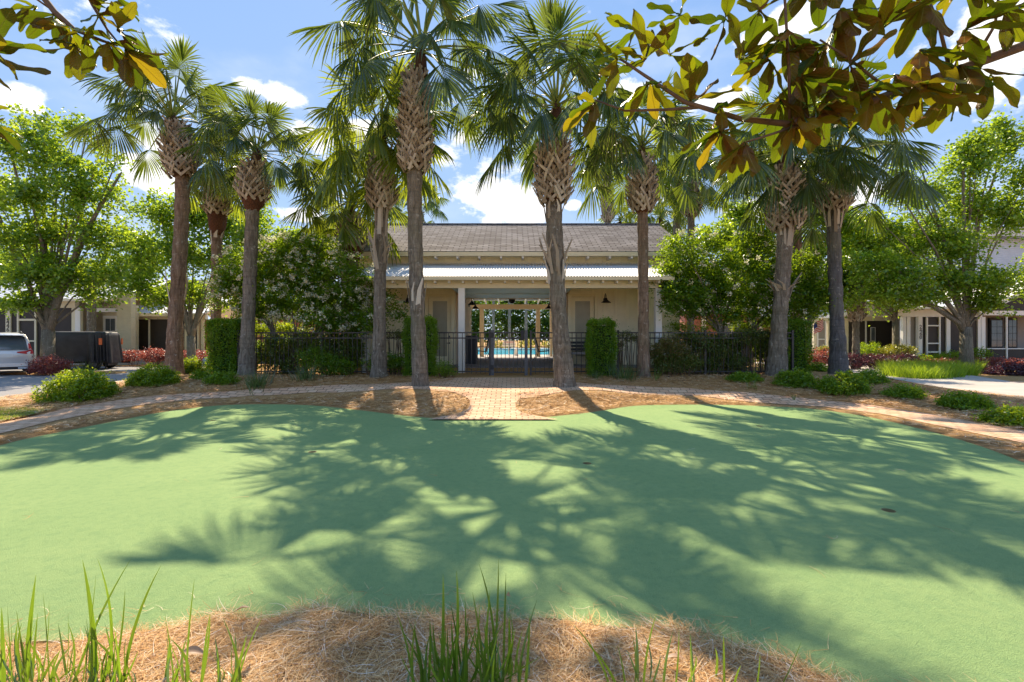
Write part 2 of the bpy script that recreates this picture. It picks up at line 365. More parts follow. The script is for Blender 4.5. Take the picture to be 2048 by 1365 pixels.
    M['hedge'] = leafmat('hedge_foliage', [(0.06, 0.17, 0.01), (0.1, 0.24, 0.014), (0.17, 0.32, 0.02)], (0.62, 0.8, 0.012), 0.44, 0.35, 0.03)
    M['azalea'] = leafmat('azalea_foliage', [(0.07, 0.17, 0.01), (0.13, 0.26, 0.014), (0.22, 0.36, 0.02)], (0.7, 0.8, 0.02), 0.5, 0.4, 0.035)
    M['azalea_dark'] = leafmat('dark_azalea_foliage', [(0.07, 0.17, 0.014), (0.12, 0.25, 0.018), (0.2, 0.33, 0.025)], (0.6, 0.74, 0.02), 0.46, 0.38, 0.03)
    M['vine'] = leafmat('vine_foliage', [(0.05, 0.12, 0.02), (0.09, 0.17, 0.024), (0.2, 0.15, 0.05)], (0.46, 0.5, 0.05), 0.4, 0.4, 0.04)
    M['rusty_shrub'] = leafmat('bronze_new_leaves', [(0.06,0.07,0.02), (0.16,0.10,0.03), (0.26,0.15,0.04)], (0.52, 0.34, 0.06), 0.42, 0.35, 0.08)
    M['red_shrub'] = leafmat('red_shrub_foliage', [(0.12,0.025,0.03), (0.26,0.05,0.05), (0.40,0.12,0.09)], (0.62, 0.17, 0.11), 0.45, 0.4, 0.07)
    M['purple_shrub'] = leafmat('purple_shrub_foliage', [(0.035,0.012,0.018), (0.07,0.02,0.03), (0.12,0.035,0.045)], (0.25, 0.05, 0.07), 0.35, 0.4, 0.07)
    M['yellow_shrub'] = leafmat('golden_shrub_foliage', [(0.10,0.15,0.02), (0.22,0.24,0.02), (0.30,0.28,0.03)], (0.60, 0.56, 0.03), 0.45, 0.4, 0.06)
    M['blossom'] = leafmat('cream_blossom', [(0.72,0.70,0.50), (0.88,0.86,0.68)], (0.85, 0.85, 0.6), 0.3, 0.6, 0.02)
    M['blade'] = leafmat('grass_blade', [(0.035, 0.11, 0.008), (0.065, 0.16, 0.012), (0.12, 0.23, 0.02)], (0.34, 0.52, 0.02), 0.46, 0.28, 0.07)
    M['lime'] = leafmat('lime_grass', [(0.1, 0.21, 0.012), (0.17, 0.3, 0.016), (0.26, 0.4, 0.028)], (0.6, 0.74, 0.03), 0.48, 0.4, 0.03)
    M['blade_dark'] = leafmat('dark_liriope', [(0.025,0.07,0.014), (0.05,0.11,0.02), (0.10,0.15,0.035)], (0.26, 0.40, 0.04), 0.45, 0.35, 0.08)  # darker green than the grass blades, varied per blade
    M['lawn'] = leafmat('lawn_blades', [(0.14,0.22,0.02), (0.22,0.30,0.03), (0.30,0.36,0.05)], (0.55, 0.62, 0.05), 0.4, 0.5, 0.04)
    M['magnolia'] = magnolia_mat()
    M['deadleaf'] = leafmat('dry_magnolia_leaf', [(0.34,0.18,0.08), (0.46,0.29,0.16)], (0.4, 0.24, 0.1), 0.15, 0.5, 0.05)
mk_materials()
# ------------------------------------------------------------------ terrain
FAR_EDGE = [(-300,985),(-150,935),(0,893),(60,878),(150,860),(230,844),(330,825),(430,813),(520,810),(620,812),(720,822),(800,832),(870,838),(960,840),(1060,838),(1130,832),(1190,825),(1260,814),(1330,811),(1440,811),(1560,815),(1640,821),(1740,836),(1850,862),(1950,891),(2048,928),(2250,1020)]
NEAR_EDGE = [(2500,1365),(2250,1440),(1900,1420),(1700,1375),(1600,1340),(1500,1308),(1400,1288),(1290,1264),(1200,1256),(1090,1240),(1000,1246),(900,1238),(830,1242),(760,1236),(680,1226),(600,1230),(540,1240),(480,1243),(400,1252),(300,1266),(180,1283),(60,1288),(-60,1300),(-300,1290)]
def flat(px, py): 
    d = EYE * F / (py - HY); return ((px - CX)/F*d, d)
def resample(pts, n_sub=4):
    out = []
    m = len(pts)
    for i in range(m):
        p0, p1, p2, p3 = [np.array(pts[(i+k-1) % m]) for k in range(4)]
        for j in range(n_sub):
            t = j/n_sub
            out.append(0.5*((2*p1)+(-p0+p2)*t+(2*p0-5*p1+4*p2-p3)*t*t+(-p0+3*p1-3*p2+p3)*t**3))
    return np.array(out)
GREEN = resample([flat(*p) for p in FAR_EDGE] + [flat(*p) for p in NEAR_EDGE], 4)
def sdist(X, Y, poly=None):
    """signed distance, negative inside"""
    poly = GREEN if poly is None else poly
    A = poly; B = np.roll(poly, -1, 0)
    dmin = np.full(X.shape, 1e9); inside = np.zeros(X.shape, bool)
    for a, b in zip(A, B):
        ab = b - a; L = ab.dot(ab) + 1e-12
        t = np.clip(((X-a[0])*ab[0] + (Y-a[1])*ab[1])/L, 0, 1)
        dmin = np.minimum(dmin, (X-a[0]-t*ab[0])**2 + (Y-a[1]-t*ab[1])**2)
        c = ((a[1] > Y) != (b[1] > Y)) & (X < (b[0]-a[0])*(Y-a[1])/(b[1]-a[1]+1e-12) + a[0])
        inside ^= c
    d = np.sqrt(dmin); return np.where(inside, -d, d)
# distance-from-green lookup so that the banks start level with the felt
_gx = np.arange(-16, 16.01, .08); _gy = np.arange(0, 18.01, .08); _GX, _GY = np.meshgrid(_gx, _gy); _SD = sdist(_GX, _GY)
def sd_fast(X, Y):
    u = np.clip((np.asarray(X, float)+16)/.08, 0, len(_gx)-1.001); v = np.clip(np.asarray(Y, float)/.08, 0, len(_gy)-1.001)
    i = u.astype(int) if u.ndim else int(u); j = v.astype(int) if v.ndim else int(v); a = u-i; b = v-j
    return _SD[j, i]*(1-a)*(1-b) + _SD[j, i+1]*a*(1-b) + _SD[j+1, i]*(1-a)*b + _SD[j+1, i+1]*a*b
def base_z(X, Y):
    X = np.asarray(X, float); Y = np.asarray(Y, float)
    m = 1 - smooth(9.6, 13.0, np.abs(X))
    z = m * (0.42*smooth(9.2, 14.0, Y) + 0.14*smooth(14.9, 16.2, Y)) * (1 - smooth(26.5, 27.5, Y)*0.12)
    z = z + 0.10*np.exp(-((X+2.6)/1.5)**2 - ((Y-11.3)/0.9)**2) + 0.10*np.exp(-((X-2.2)/1.4)**2 - ((Y-11.2)/0.9)**2)
    return z * smooth(0.0, 1.5, sd_fast(X, Y))
def gz(x, y):
    return float(base_z(x, y)) + 0.015
def G(px, py):
    """where the view ray through a photo pixel meets the ground"""
    d = EYE*F/(py-HY)
    lo, hi = 1.0, d
    f = lambda dd: (EYE + (HY-py)/F*dd) - gz((px-CX)/F*dd, dd)
    dd = 1.0
    while dd < d + 0.01:
        if f(dd) <= 0: break
        dd += 0.05
    dd = min(dd, d); return ((px-CX)/F*dd, dd)
def lines(a, b, c0, c1, fine, outer):
    core = np.arange(c0, c1 + 1e-6, fine); lo = []; x = c0; s = fine
    while x > a: s *= 1.25; x -= s; lo.append(x)
    hi = []; x = c1; s = fine
    while x < b: s *= 1.25; x += s; hi.append(x)
    return np.array(lo[::-1] + list(core) + hi)
xs = lines(-900, 900, -13, 13, 0.16, 0); ys = lines(-200, 1500, 1.0, 17, 0.13, 0)
X, Y = np.meshgrid(xs, ys)
Z = base_z(X, Y)
sd = sdist(X, Y)
rs = np.random.RandomState(3)
lump = rs.uniform(-1, 1, X.shape)*0.002*(np.abs(X) < 13)*(Y < 17)*(Y > 0)
Z = Z + np.where(sd > 0, 0.012 + 0.010*smooth(0, 0.4, sd) + lump, -0.14*smooth(0.04, 0.16, -sd))
Z = np.where((np.abs(X) > 14) | (Y > 18), np.minimum(Z, base_z(X, Y)), Z)
nx, ny = len(xs), len(ys)
V = np.stack([X.ravel(), Y.ravel(), Z.ravel()], 1)
ii = np.arange(nx-1)[None, :] + np.arange(ny-1)[:, None]*nx
Fc = np.stack([ii, ii+1, ii+nx+1, ii+nx], -1).reshape(-1, 4)
g = mesh_obj('ground', V, Fc, M['straw_bed'], None, True); tag(g, kind='structure')
# putting green sheet with real cup holes
CUPS = [(625,906),(1174,929),(1777,1024),(1519,854),(425,843)]
import bmesh
bm = bmesh.new()
vs = [bm.verts.new((p[0], p[1], 0.012)) for p in GREEN]
ed = [bm.edges.new((vs[i], vs[(i+1) % len(vs)])) for i in range(len(vs))]
for c in CUPS:
    x, y = flat(*c); r = 0.054
    cv = [bm.verts.new((x+r*cos(k*pi/10), y+r*sin(k*pi/10), 0.012)) for k in range(20)]
    ed += [bm.edges.new((cv[i], cv[(i+1) % 20])) for i in range(20)]
bmesh.ops.triangle_fill(bm, use_beauty=True, use_dissolve=False, edges=ed, normal=(0,0,1))
# thin edge skirt
for i in range(len(GREEN)):
    a = vs[i]; b = vs[(i+1) % len(vs)]
bound = [e for e in bm.edges if len(e.link_faces) == 1]
r_ = bmesh.ops.extrude_edge_only(bm, edges=bound)
for v_ in [q for q in r_['geom'] if isinstance(q, bmesh.types.BMVert)]: v_.co.z = -0.05
me = bpy.data.meshes.new('putting_green'); bm.to_mesh(me); bm.free(); me.materials.append(M['felt'])
o = bpy.data.objects.new('putting_green', me); COL.objects.link(o); tag(o, kind='structure')
cuplab = ['golf cup set in the green, the one nearest the left palm shadow', 'golf cup in the middle of the green just right of centre',
 'golf cup nearest the camera, in the shade on the right of the green', 'golf cup at the far right of the green beside a thin trunk shadow', 'golf cup at the far left back edge of the green, in shade']
for c, lb in zip(CUPS, cuplab):
    x, y = flat(*c)
    root = empty('golf_cup', (x, y, 0.0), lb, 'golf cup', 'cups set into the putting green')
    m = MB(); n = 20; Vv = []
    for r, z in ((0.054, 0.013), (0.048, 0.013), (0.048, -0.10), (0.0, -0.10)):
        for k in range(n): Vv.append((r*cos(2*pi*k/n), r*sin(2*pi*k/n), z))
    m.add(Vv, [(i*n+k, i*n+(k+1) % n, (i+1)*n+(k+1) % n, (i+1)*n+k) for i in range(3) for k in range(n)])
    m.build('cup_liner', plain('cup_liner', (0.16, 0.13, 0.05), 0.7), root, True)
# brick path: strips draped on the ground
def strip(name, up, low, nacross, mat, dz, sub=5, kind='structure'):
    U = np.array([G(*p) for p in up]); L = np.array([G(*p) for p in low])
    def rs_(pts, n):
        s = np.r_[0, np.cumsum(np.linalg.norm(np.diff(pts, axis=0), axis=1))]; t = np.linspace(0, s[-1], n)
        return np.stack([np.interp(t, s, pts[:, 0]), np.interp(t, s, pts[:, 1])], 1)
    n = max(len(up), len(low))*sub
    U = rs_(U, n); L = rs_(L, n)
    Vv = []; 
    for i in range(n):
        for j in range(nacross+1):
            p = U[i]*(1-j/nacross) + L[i]*j/nacross
            Vv.append((p[0], p[1], float(base_z(p[0], p[1])) + dz))
    w = nacross+1
    Fc = [(i*w+j, i*w+j+1, (i+1)*w+j+1, (i+1)*w+j) for i in range(n-1) for j in range(nacross)]
    o = mesh_obj(name, Vv, Fc, mat, None, True); tag(o, kind=kind); return o
strip('brick_path', [(-400,960),(-200,895),(0,848),(135,817),(270,797),(404,788),(500,780),(600,775),(740,770),(850,765),(905,757)],
      [(-400,1030),(-200,928),(0,869),(110,844),(200,825),(300,809),(400,800),(500,793),(620,787),(760,782),(870,782),(905,783)], 8, M['brick'], 0.030)
strip('brick_path', [(900,757),(955,757),(1000,757),(1060,757),(1120,760),(1150,768)], [(895,783),(940,800),(1000,802),(1035,800),(1100,790),(1150,782)], 8, M['brick'], 0.034)
strip('brick_path', [(855,783),(905,786),(928,793),(938,802),(940,812),(934,822),(915,830),(885,836),(855,842)], [(1150,781),(1090,786),(1055,792),(1038,800),(1031,811),(1033,821),(1048,829),(1080,836),(1115,842)], 26, M['brick'], 0.038, 6)
strip('brick_path', [(1150,766),(1200,771),(1368,778),(1503,787),(1600,798),(1732,810),(1864,830),(2048,863),(2300,930)],
      [(1150,782),(1200,782),(1402,794),(1537,808),(1640,815),(1765,830),(1897,858),(2048,889),(2300,960)], 8, M['brick'], 0.030)
def sheet(name, pts, mat, z, kind='structure'):
    bm = bmesh.new(); vs = [bm.verts.new((x, y, z)) for x, y in pts]; f = bm.faces.new(vs)
    bm.normal_update()
    if f.normal.z < 0: f.normal_flip()
    bmesh.ops.triangulate(bm, faces=bm.faces[:])
    me = bpy.data.meshes.new(name); bm.to_mesh(me); bm.free(); me.materials.append(mat)
    o = bpy.data.objects.new(name, me); COL.objects.link(o); tag(o, kind=kind); return o
sheet('road', [(-90,10.2),(-13.5,10.9),(-11.2,11.6),(-11.9,13.8),(-13.2,16),(-14.5,19.5),(-15,24),(-14.5,28.5),(-90,28.5)], M['asphalt'], 0.03)
sheet('road', [(14.0,32),(16.0,25),(14.6,19),(13.4,15.5),(12.0,11.5),(10.8,8.0),(10.5,0),(20,0),(19,8),(17.4,13.5),(17.6,17),(19,20),(22,25),(24,32)], M['concrete'], 0.03)
sheet('driveway', [(17.5,13.0),(17.4,17),(60,17.8),(60,12.5)], M['brick'], 0.036)
# kerb edging on the left road
mk = MB(); pts = [(-30,10.35),(-13.5,10.85),(-11.15,11.55),(-11.85,13.8),(-13.15,16),(-14.4,19.5)]
for i in range(len(pts)-1):
    a = np.array(pts[i]); b = np.array(pts[i+1]); t = nrm(b-a); q = np.array((-t[1], t[0]))*0.08
    mk.add([(*(a-q),0.0),(*(b-q),0.0),(*(b+q),0.0),(*(a+q),0.0),(*(a-q),0.10),(*(b-q),0.10),(*(b+q),0.10),(*(a+q),0.10)],
           [(0,3,2,1),(4,5,6,7),(0,1,5,4),(1,2,6,5),(2,3,7,6),(3,0,4,7)])
o = mk.build('kerb', M['concrete']); tag(o, kind='structure')
# planting beds over asphalt
def disc(c, rx, ry, n=28, seed=0):
    r = np.random.RandomState(seed); return [(c[0]+rx*cos(2*pi*k/n)*(1+r.uniform(-.06,.06)), c[1]+ry*sin(2*pi*k/n)*(1+r.uniform(-.06,.06))) for k in range(n)]
sheet('planting_bed', disc((-19.6, 21.3), 2.6, 1.3, seed=1), M['straw_bed'], 0.045)
sheet('planting_bed', [(-90,26.6),(-23,26.6),(-17.5,26.4),(-14.6,26.4),(-14.6,30),(-90,30)], M['straw_bed'], 0.045)
# pool deck and pool
sheet('pool_deck', [(-14,26.0),(14,26.0),(14,60),(-14,60)], M['deck'], 0.585)
sheet('pool_water', [(-8,28.6),(8,28.6),(8,49),(-8,49)], M['pool_water'], 0.592)
mc = MB()
for a in ((-8.25,8.25,28.35,28.6),(-8.25,8.25,49,49.3),(-8.25,-8,28.6,49),(8,8.25,28.6,49)): mc.box(a[0],a[1],a[2],a[3],0.586,0.625)
o = mc.build('pool_coping', M['white']); tag(o, kind='structure')
# ------------------------------------------------------------------ leaf machinery
def leaf_quads(C, L, W, rs, up=0.35, fold=0.25, align=None, al=0.0):
    """one bent diamond per leaf. C centres (n,3); L,W arrays; random directions"""
    n = len(C)
    d = rs.normal(size=(n, 3)); d[:, 2] = d[:, 2]*0.6 - up*0.3
    if align is not None: d = d*(1-al) + align*al*1.6
    d /= np.linalg.norm(d, axis=1, keepdims=True) + 1e-9
    nn = rs.normal(size=(n, 3)); nn[:, 2] += up*2.4
    s = np.cross(d, nn); s /= np.linalg.norm(s, axis=1, keepdims=True) + 1e-9
    nn = np.cross(s, d)
    L = np.broadcast_to(np.asarray(L), (n,))[:, None]; W = np.broadcast_to(np.asarray(W), (n,))[:, None]
    b = C - d*L*0.5; t = C + d*L*0.5 - nn*L*0.12; m = C - d*L*0.02 
    l = m + s*W*0.5 + nn*W*fold; r = m - s*W*0.5 + nn*W*fold
    V = np.stack([b, r, t, l], 1).reshape(-1, 3)
    Fq = np.arange(n*4).reshape(-1, 4)
    return V, Fq
def blobs_points(blobs, n, rs, shell=0.55, clump=0.3, per=28, squash=0.75):
    """blobs: (cx,cy,cz,rx,ry,rz). Returns leaf centres grouped in clumps"""
    B = np.array(blobs, float); vol = (B[:, 3]*B[:, 4]*B[:, 5])**0.75; pr = vol/vol.sum()
    nc = max(1, n//per); idx = rs.choice(len(B), nc, p=pr)
    d = rs.normal(size=(nc, 3)); d /= np.linalg.norm(d, axis=1, keepdims=True)
    rr = rs.uniform(shell, 1.03, nc)[:, None]
    cc = B[idx, :3] + d*rr*B[idx, 3:6]
    cs = clump*rs.uniform(0.6, 1.35, nc)
    k = rs.randint(0, nc, n)
    off = rs.normal(size=(n, 3))*np.array((1, 1, squash))*0.55
    C = cc[k] + off*cs[k][:, None]
    return C, cc, d[k]
def blades(pts, n, rs, spread, length, width, lean=0.35, curl=0.5, seg=4, zfun=None):
    """grass blades, curved tapering ribbons"""
    V = []; Fq = []; base = 0
    for i in range(n):
        p = np.array(pts[rs.randint(len(pts))], float)
        a = rs.uniform(0, 2*pi); r = abs(rs.normal())*spread
        p = p + np.array((cos(a)*r, sin(a)*r, 0))
        if zfun: p[2] = zfun(p[0], p[1])
        a2 = a + rs.normal()*0.7; L = length*rs.uniform(0.55, 1.15); w = width*rs.uniform(0.7, 1.2)
        le = lean*rs.uniform(0.2, 1.3); cu = curl*rs.uniform(0.2, 1.4)
        dh = np.array((cos(a2), sin(a2), 0)); b = rs.uniform(0, 2*pi); sd_ = np.array((cos(b), sin(b), 0))
        for k in range(seg+1):
            t = k/seg; q = p + dh*L*(le*t + cu*t*t*0.5) + np.array((0, 0, L*t*(1-0.25*cu*t)))
            ww = w*(1 - t**1.7)*0.5 + 0.0004
            V += [q - sd_*ww, q + sd_*ww]
        Fq += [(base+2*k, base+2*k+1, base+2*k+3, base+2*k+2) for k in range(seg)]
        base += 2*(seg+1)
    return np.array(V), np.array(Fq)
# ------------------------------------------------------------------ palms
def frond(rs, base, az, el, lp, lb, nseg=38, droop=0.5, sag=1.0):
    """one costapalmate fan leaf: petiole + pleated fan"""
    V = []; Fq = []
    t = np.array((cos(az)*cos(el), sin(az)*cos(el), sin(el)))
    p = np.array(base, float); pts = [p.copy()]; n = 6
    for i in range(n):
        p = p + t*lp/n; t = nrm(t + np.array((0, 0, -0.065*sag*max(0.15, cos(el)+0.2))))
        pts.append(p.copy())
    side = nrm(np.cross(t, (0, 0, 1)) + rs.normal(size=3)*0.12)
    up0 = np.cross(side, t)
    b0 = len(V)
    for i, q in enumerate(pts):     # petiole ribbon with a ridge
        w = 0.030*(1 - 0.6*i/n)
        V += [q - side*w, q + up0*w*0.7, q + side*w, q - up0*w*0.5]
    for i in range(n):
        for k in range(4):
            a = b0+4*i+k; b = b0+4*i+(k+1) % 4
            Fq.append((a, b, b+4, a+4))
    hub = pts[-1]
    tw = rs.uniform(-0.5, 0.5)
    s2 = side*cos(tw) + up0*sin(tw); u2 = np.cross(s2, t)
    if u2[2] < 0: u2 = -u2
    fold = rs.uniform(0.35, 0.95)
    th0 = radians(rs.uniform(112, 135))
    st = np.array((0.0, 0.22, 0.5, 0.76, 1.0)); wd = np.array((0.12, 0.6, 1.0, 0.64, 0.04))
    dth = 2*th0/nseg
    costa = lb*0.35
    for k in range(nseg):
        th = -th0 + dth*(k+0.5)
        c = cos(th); s = sin(th)
        # segments near the axis start further out along the down-curving costa
        cf = max(0.0, c)**1.5
        org = hub + t*costa*cf + np.array((0, 0, -costa*0.35*cf*cf))
        dirv = nrm(t*c + s2*s*cos(fold) - u2*abs(s)*sin(fold) + np.array((0, 0, -0.12*sag)))
        L = lb*(0.62 + 0.38*max(0, cos(th*0.62)))*rs.uniform(0.88, 1.08) - costa*cf*0.6
        W = 2*L*0.45*sin(dth/2)*1.35
        wv = nrm(np.cross(dirv, u2)); nn = np.cross(wv, dirv)
        pl = 0.45 if k % 2 else -0.45
        wv = nrm(wv*cos(pl) + nn*sin(pl))
        dr = droop*rs.uniform(0.5, 1.5)*sag; b0 = len(V)
        kink = rs.uniform(-0.05, 0.05)
        for i in range(5):
            x = st[i]*L
            q = org + dirv*x + np.array((0, 0, -dr*L*(st[i]**2.6)*0.55)) + wv*kink*x*st[i] - dirv*dr*L*0.18*st[i]**4
            w = wd[i]*W*0.5
            V += [q - wv*w, q + wv*w]
        for i in range(4):
            Fq.append((b0+2*i, b0+2*i+1, b0+2*i+3, b0+2*i+2))
    return V, Fq
NPET = 24
def crown_mesh(name, seed, mat, nf=30, lp=1.05, lb=1.0, nseg=36, lo=-0.75, hi=1.45, sag=1.0, custom=None):
    rs = np.random.RandomState(seed); V = []; Fq = []
    for i in range(nf):
        u = (i+0.5)/nf; az = i*2.39996 + rs.uniform(-0.3, 0.3)
        el = hi + (lo-hi)*u**0.9 + rs.uniform(-0.12, 0.12)
        l_p = lp*rs.uniform(0.75, 1.2)*(0.75 + 0.45*u); l_b = lb*rs.uniform(0.85, 1.1)
        dr = 0.14 + 0.50*u
        v, f = frond(rs, (cos(az)*0.07, sin(az)*0.07, 0.12-0.3*u), az, el, l_p, l_b, nseg, dr, sag)
        b = len(V); V += v; Fq += [tuple(q+b for q in x) for x in f]
    me = bpy.data.meshes.new(name); V = np.array(V, np.float32); Fq = np.array(Fq, np.int32)
    me.vertices.add(len(V)); me.vertices.foreach_set('co', V.ravel())
    me.loops.add(len(Fq)*4); me.loops.foreach_set('vertex_index', Fq.ravel())
    me.polygons.add(len(Fq)); me.polygons.foreach_set('loop_start', np.arange(0, len(Fq)*4, 4, dtype=np.int32))
    me.polygons.foreach_set('loop_total', np.full(len(Fq), 4, np.int32)); me.update(calc_edges=True)
    me.materials.append(mat); me.materials.append(M['petiole'])
    mi = np.zeros(len(Fq), np.int32); per = len(Fq)//nf
    for i in range(nf): mi[i*per:i*per+NPET] = 1
    me.polygons.foreach_set('material_index', mi); return me
CROWNS = {}
def get_crown(kind):
    if kind not in CROWNS:
        a = dict(A=(11, M['frond_blue'], 38, 1.25, 0.88, 48, -0.45, 1.45), B=(23, M['frond_blue'], 38, 1.25, 0.85, 44, -0.25, 1.45),
                 C=(31, M['frond'], 38, 1.15, 0.88, 36, -0.60, 1.4), D=(47, M['frond_blue'], 36, 1.15, 0.85, 36, -0.25, 1.4),
                 E=(59, M['frond'], 26, 1.0, 0.9, 28, -0.55, 1.4), F=(67, M['frond_blue'], 38, 1.2, 0.9, 44, -0.40, 1.45))[kind]
        CROWNS[kind] = crown_mesh('palm_crown', a[0], a[1], a[2], a[3], a[4], a[5], a[6], a[7])
    return CROWNS[kind]
def boots(rs, path, rad, z0, z1, dens=1.0, flare=1.0, plank=0.30):
    """criss-cross cut leaf bases round the trunk between z0 and z1"""
    V = []; Fc = []
    zs = [p[2] for p in path]
    def at(z):
        x = np.interp(z, zs, [p[0] for p in path]); y = np.interp(z, zs, [p[1] for p in path]); return np.array((x, y, z))
    rows = int((z1-z0)/0.098*dens); k = 0
    for i in range(rows):
        z = z0 + (z1-z0)*(i+0.5)/rows
        u = (z-z0)/(z1-z0)
        R = rad*0.84*(0.80 + 0.28*sin(pi*min(1, 0.25+u*0.9)))*(1-0.22*max(0, u-0.7)/0.3)
        nn = 9
        for j in range(nn):
            th0 = 2*pi*(j + 0.5*(i % 2))/nn + rs.uniform(-0.10, 0.10)
            for sg in (-1, 1):
                if rs.rand() < 0.06: continue
                L = plank*rs.uniform(0.8, 1.12); out = rs.uniform(0.06, 0.21)*flare
                w0 = 0.038; w1 = 0.024; th = 0.011
                a0 = th0 + sg*0.46; a1 = th0 - sg*0.16
                c = at(z)
                p0 = c + np.array((cos(a0)*R*0.93, sin(a0)*R*0.93, -L*0.45))
                p1 = c + np.array((cos(a1)*(R+out), sin(a1)*(R+out), L*0.50+rs.uniform(-.02, .03)))
                pm = (p0+p1)*0.5 + np.array((cos(th0), sin(th0), 0))*0.012
                ax = nrm(p1-p0); rad_v = np.array((cos((a0+a1)/2), sin((a0+a1)/2), 0.0)); wv = nrm(np.cross(ax, rad_v)); nv = np.cross(wv, ax)
                b = len(V)
                for q, w in ((p0, w0), (pm, (w0+w1)/2), (p1, w1)):
                    V += [q-wv*w-nv*th, q+wv*w-nv*th, q+wv*w+nv*th, q-wv*w+nv*th]
                for s_ in range(2):
                    for e in range(4):
                        a = b+4*s_+e; bb = b+4*s_+(e+1) % 4
                        Fc.append((a, bb, bb+4, a+4))
                Fc += [(b+3, b+2, b+1, b), (b+8, b+9, b+10, b+11)]
    return V, Fc
PALM_N = [0]
def palm(label, base, d, pts, r_base, r_mid, boot, boot_r, crown_at, R, kind, rz=0.0, bark='bark_grey', group='palms planted round the putting green',
         dead=0, rags=(), collar=None, boot_mat='boot', dz=0.0, extra=None, tilt=(0, 0)):
    """pts: trunk centre in photo pixels, low to high. boot: (y_low, y_high) in pixels"""
    PALM_N[0] += 1; rs = np.random.RandomState(100+PALM_N[0])
    bx = (base[0]-CX)/F*d; bz = gz(bx, d)
    root = empty('palm_tree', (bx, d, bz), label, 'palm tree', group)
    O = np.array((bx, d, bz))
    path = [np.array((0, 0, -0.15)), np.array((0, 0, 0.02))]
    for p in pts: path.append(P(p[0], p[1], d) - O)
    cr = P(crown_at[0], crown_at[1], d) - O
    zb0 = (P(0, boot[0], d) - O)[2]; zb1 = (P(0, boot[1], d) - O)[2]
    # resample trunk smoothly
    zs = [p[2] for p in path]; zz = np.linspace(-0.15, zb1+0.05, 60)
    X_ = np.interp(zz, zs, [p[0] for p in path]); 
    for _ in range(6): X_[1:-1] = (X_[:-2]+2*X_[1:-1]+X_[2:])/4
    tp = [np.array((X_[i], 0, zz[i])) for i in range(60)]
    wob = np.cumsum(rs.normal(size=60))*0.003
    rr = []
    for i, z in enumerate(zz):
        k = max(0.0, 1 - z/0.9); r = r_mid + (r_base-r_mid)*max(0, 1-z/1.6)**0.8*0.6 + (r_base-r_mid)*0.4*k*k
        if z > zb0: r = r_mid*0.92
        rr.append(r*(1+0.05*sin(i*1.3+rs.uniform(-1, 1)))+wob[i]*0.3)
    m = MB(); m.tube(tp, rr, 18, True, 0.035, rs)
    m.build('trunk', M[bark], root, True)
    if boot_r:
        V_, F_ = boots(rs, tp, boot_r, zb0, zb1, 1.0, 1.0, 0.30)
        mesh_obj('leaf_bases', V_, F_, M[boot_mat], root)
        mm = MB(); ztop = zb1+0.05
        q0 = [np.array((np.interp(z, zz, X_), 0, z)) for z in np.linspace(zb0-0.05, ztop, 8)]
        mm.tube(q0, [boot_r*0.84*(0.62+0.08*sin(k)) for k in range(8)], 12, True, 0.05, rs)
        mm.build('trunk_fibre', M['fibre'], root, True)
    if collar:
        z0_, z1_ = (P(0, collar[0], d)-O)[2], (P(0, collar[1], d)-O)[2]; mm = MB()
        mm.tube([np.array((np.interp(z, zz, X_), 0, z)) for z in np.linspace(z0_, z1_, 7)], [r_mid*.98, r_mid*1.15, r_mid*1.35, boot_r*.72, boot_r*.78, boot_r*.76, boot_r*.7], 20, True, 0.14, rs)
        mm.build('fibre_collar', M['red_fibre'], root, True)
    # ragged hanging sheaths: list of (z pixel, height px, n)
    for (ry, hh, nn, outk) in rags:
        zc = (P(0, ry, d)-O)[2]; V_ = []; F_ = []
        xc = np.interp(zc, zz, X_)
        for k in range(nn):
            a = 2*pi*k/nn + rs.uniform(-.3, .3); L = hh/F*d*rs.uniform(0.35, 1.35); sg = rs.choice([-1, 1])
            r0 = r_mid*0.98; w = rs.uniform(0.025, 0.05)
            p0 = np.array((xc+cos(a)*r0, sin(a)*r0, zc - L*0.5)); 
            p1 = p0 + np.array((cos(a+sg*.5)*outk*0.5, sin(a+sg*.5)*outk*0.5, L*0.55)); p2 = p0 + np.array((cos(a+sg*.9)*outk*1.3, sin(a+sg*.9)*outk*1.3, L))
            wv = np.array((-sin(a), cos(a), 0)); nv = np.array((cos(a), sin(a), 0)); b = len(V_)
            for q, ww in ((p0, w*1.3), (p1, w), (p2, w*0.35)):
                V_ += [q-wv*ww-nv*.006, q+wv*ww-nv*.006, q+wv*ww+nv*.006, q-wv*ww+nv*.006]
            for s_ in range(2):
                for e in range(4):
                    F_.append((b+4*s_+e, b+4*s_+(e+1) % 4, b+4*s_+4+(e+1) % 4, b+4*s_+4+e))
            F_ += [(b+3, b+2, b+1, b), (b+8, b+9, b+10, b+11)]
        mesh_obj('split_sheath', V_, F_, M['boot'], root)
    me = get_crown(kind)
    o = bpy.data.objects.new('crown', me); COL.objects.link(o); o.parent = root
    o.location = [float(c) for c in cr]; o.rotation_euler = (tilt[0], tilt[1], rz); o.scale = (R/2.05,)*3
    # young fibre sheath at the heart
    mm = MB(); mm.tube([np.array((cr[0], 0, zb1-0.1)), np.array((cr[0], 0, (zb1+cr[2])/2)), cr + np.array((0, 0, 0.15))], [r_mid*0.95, r_mid*0.8, 0.05], 12)
    mm.build('crown_heart', M['fibre'], root, True)
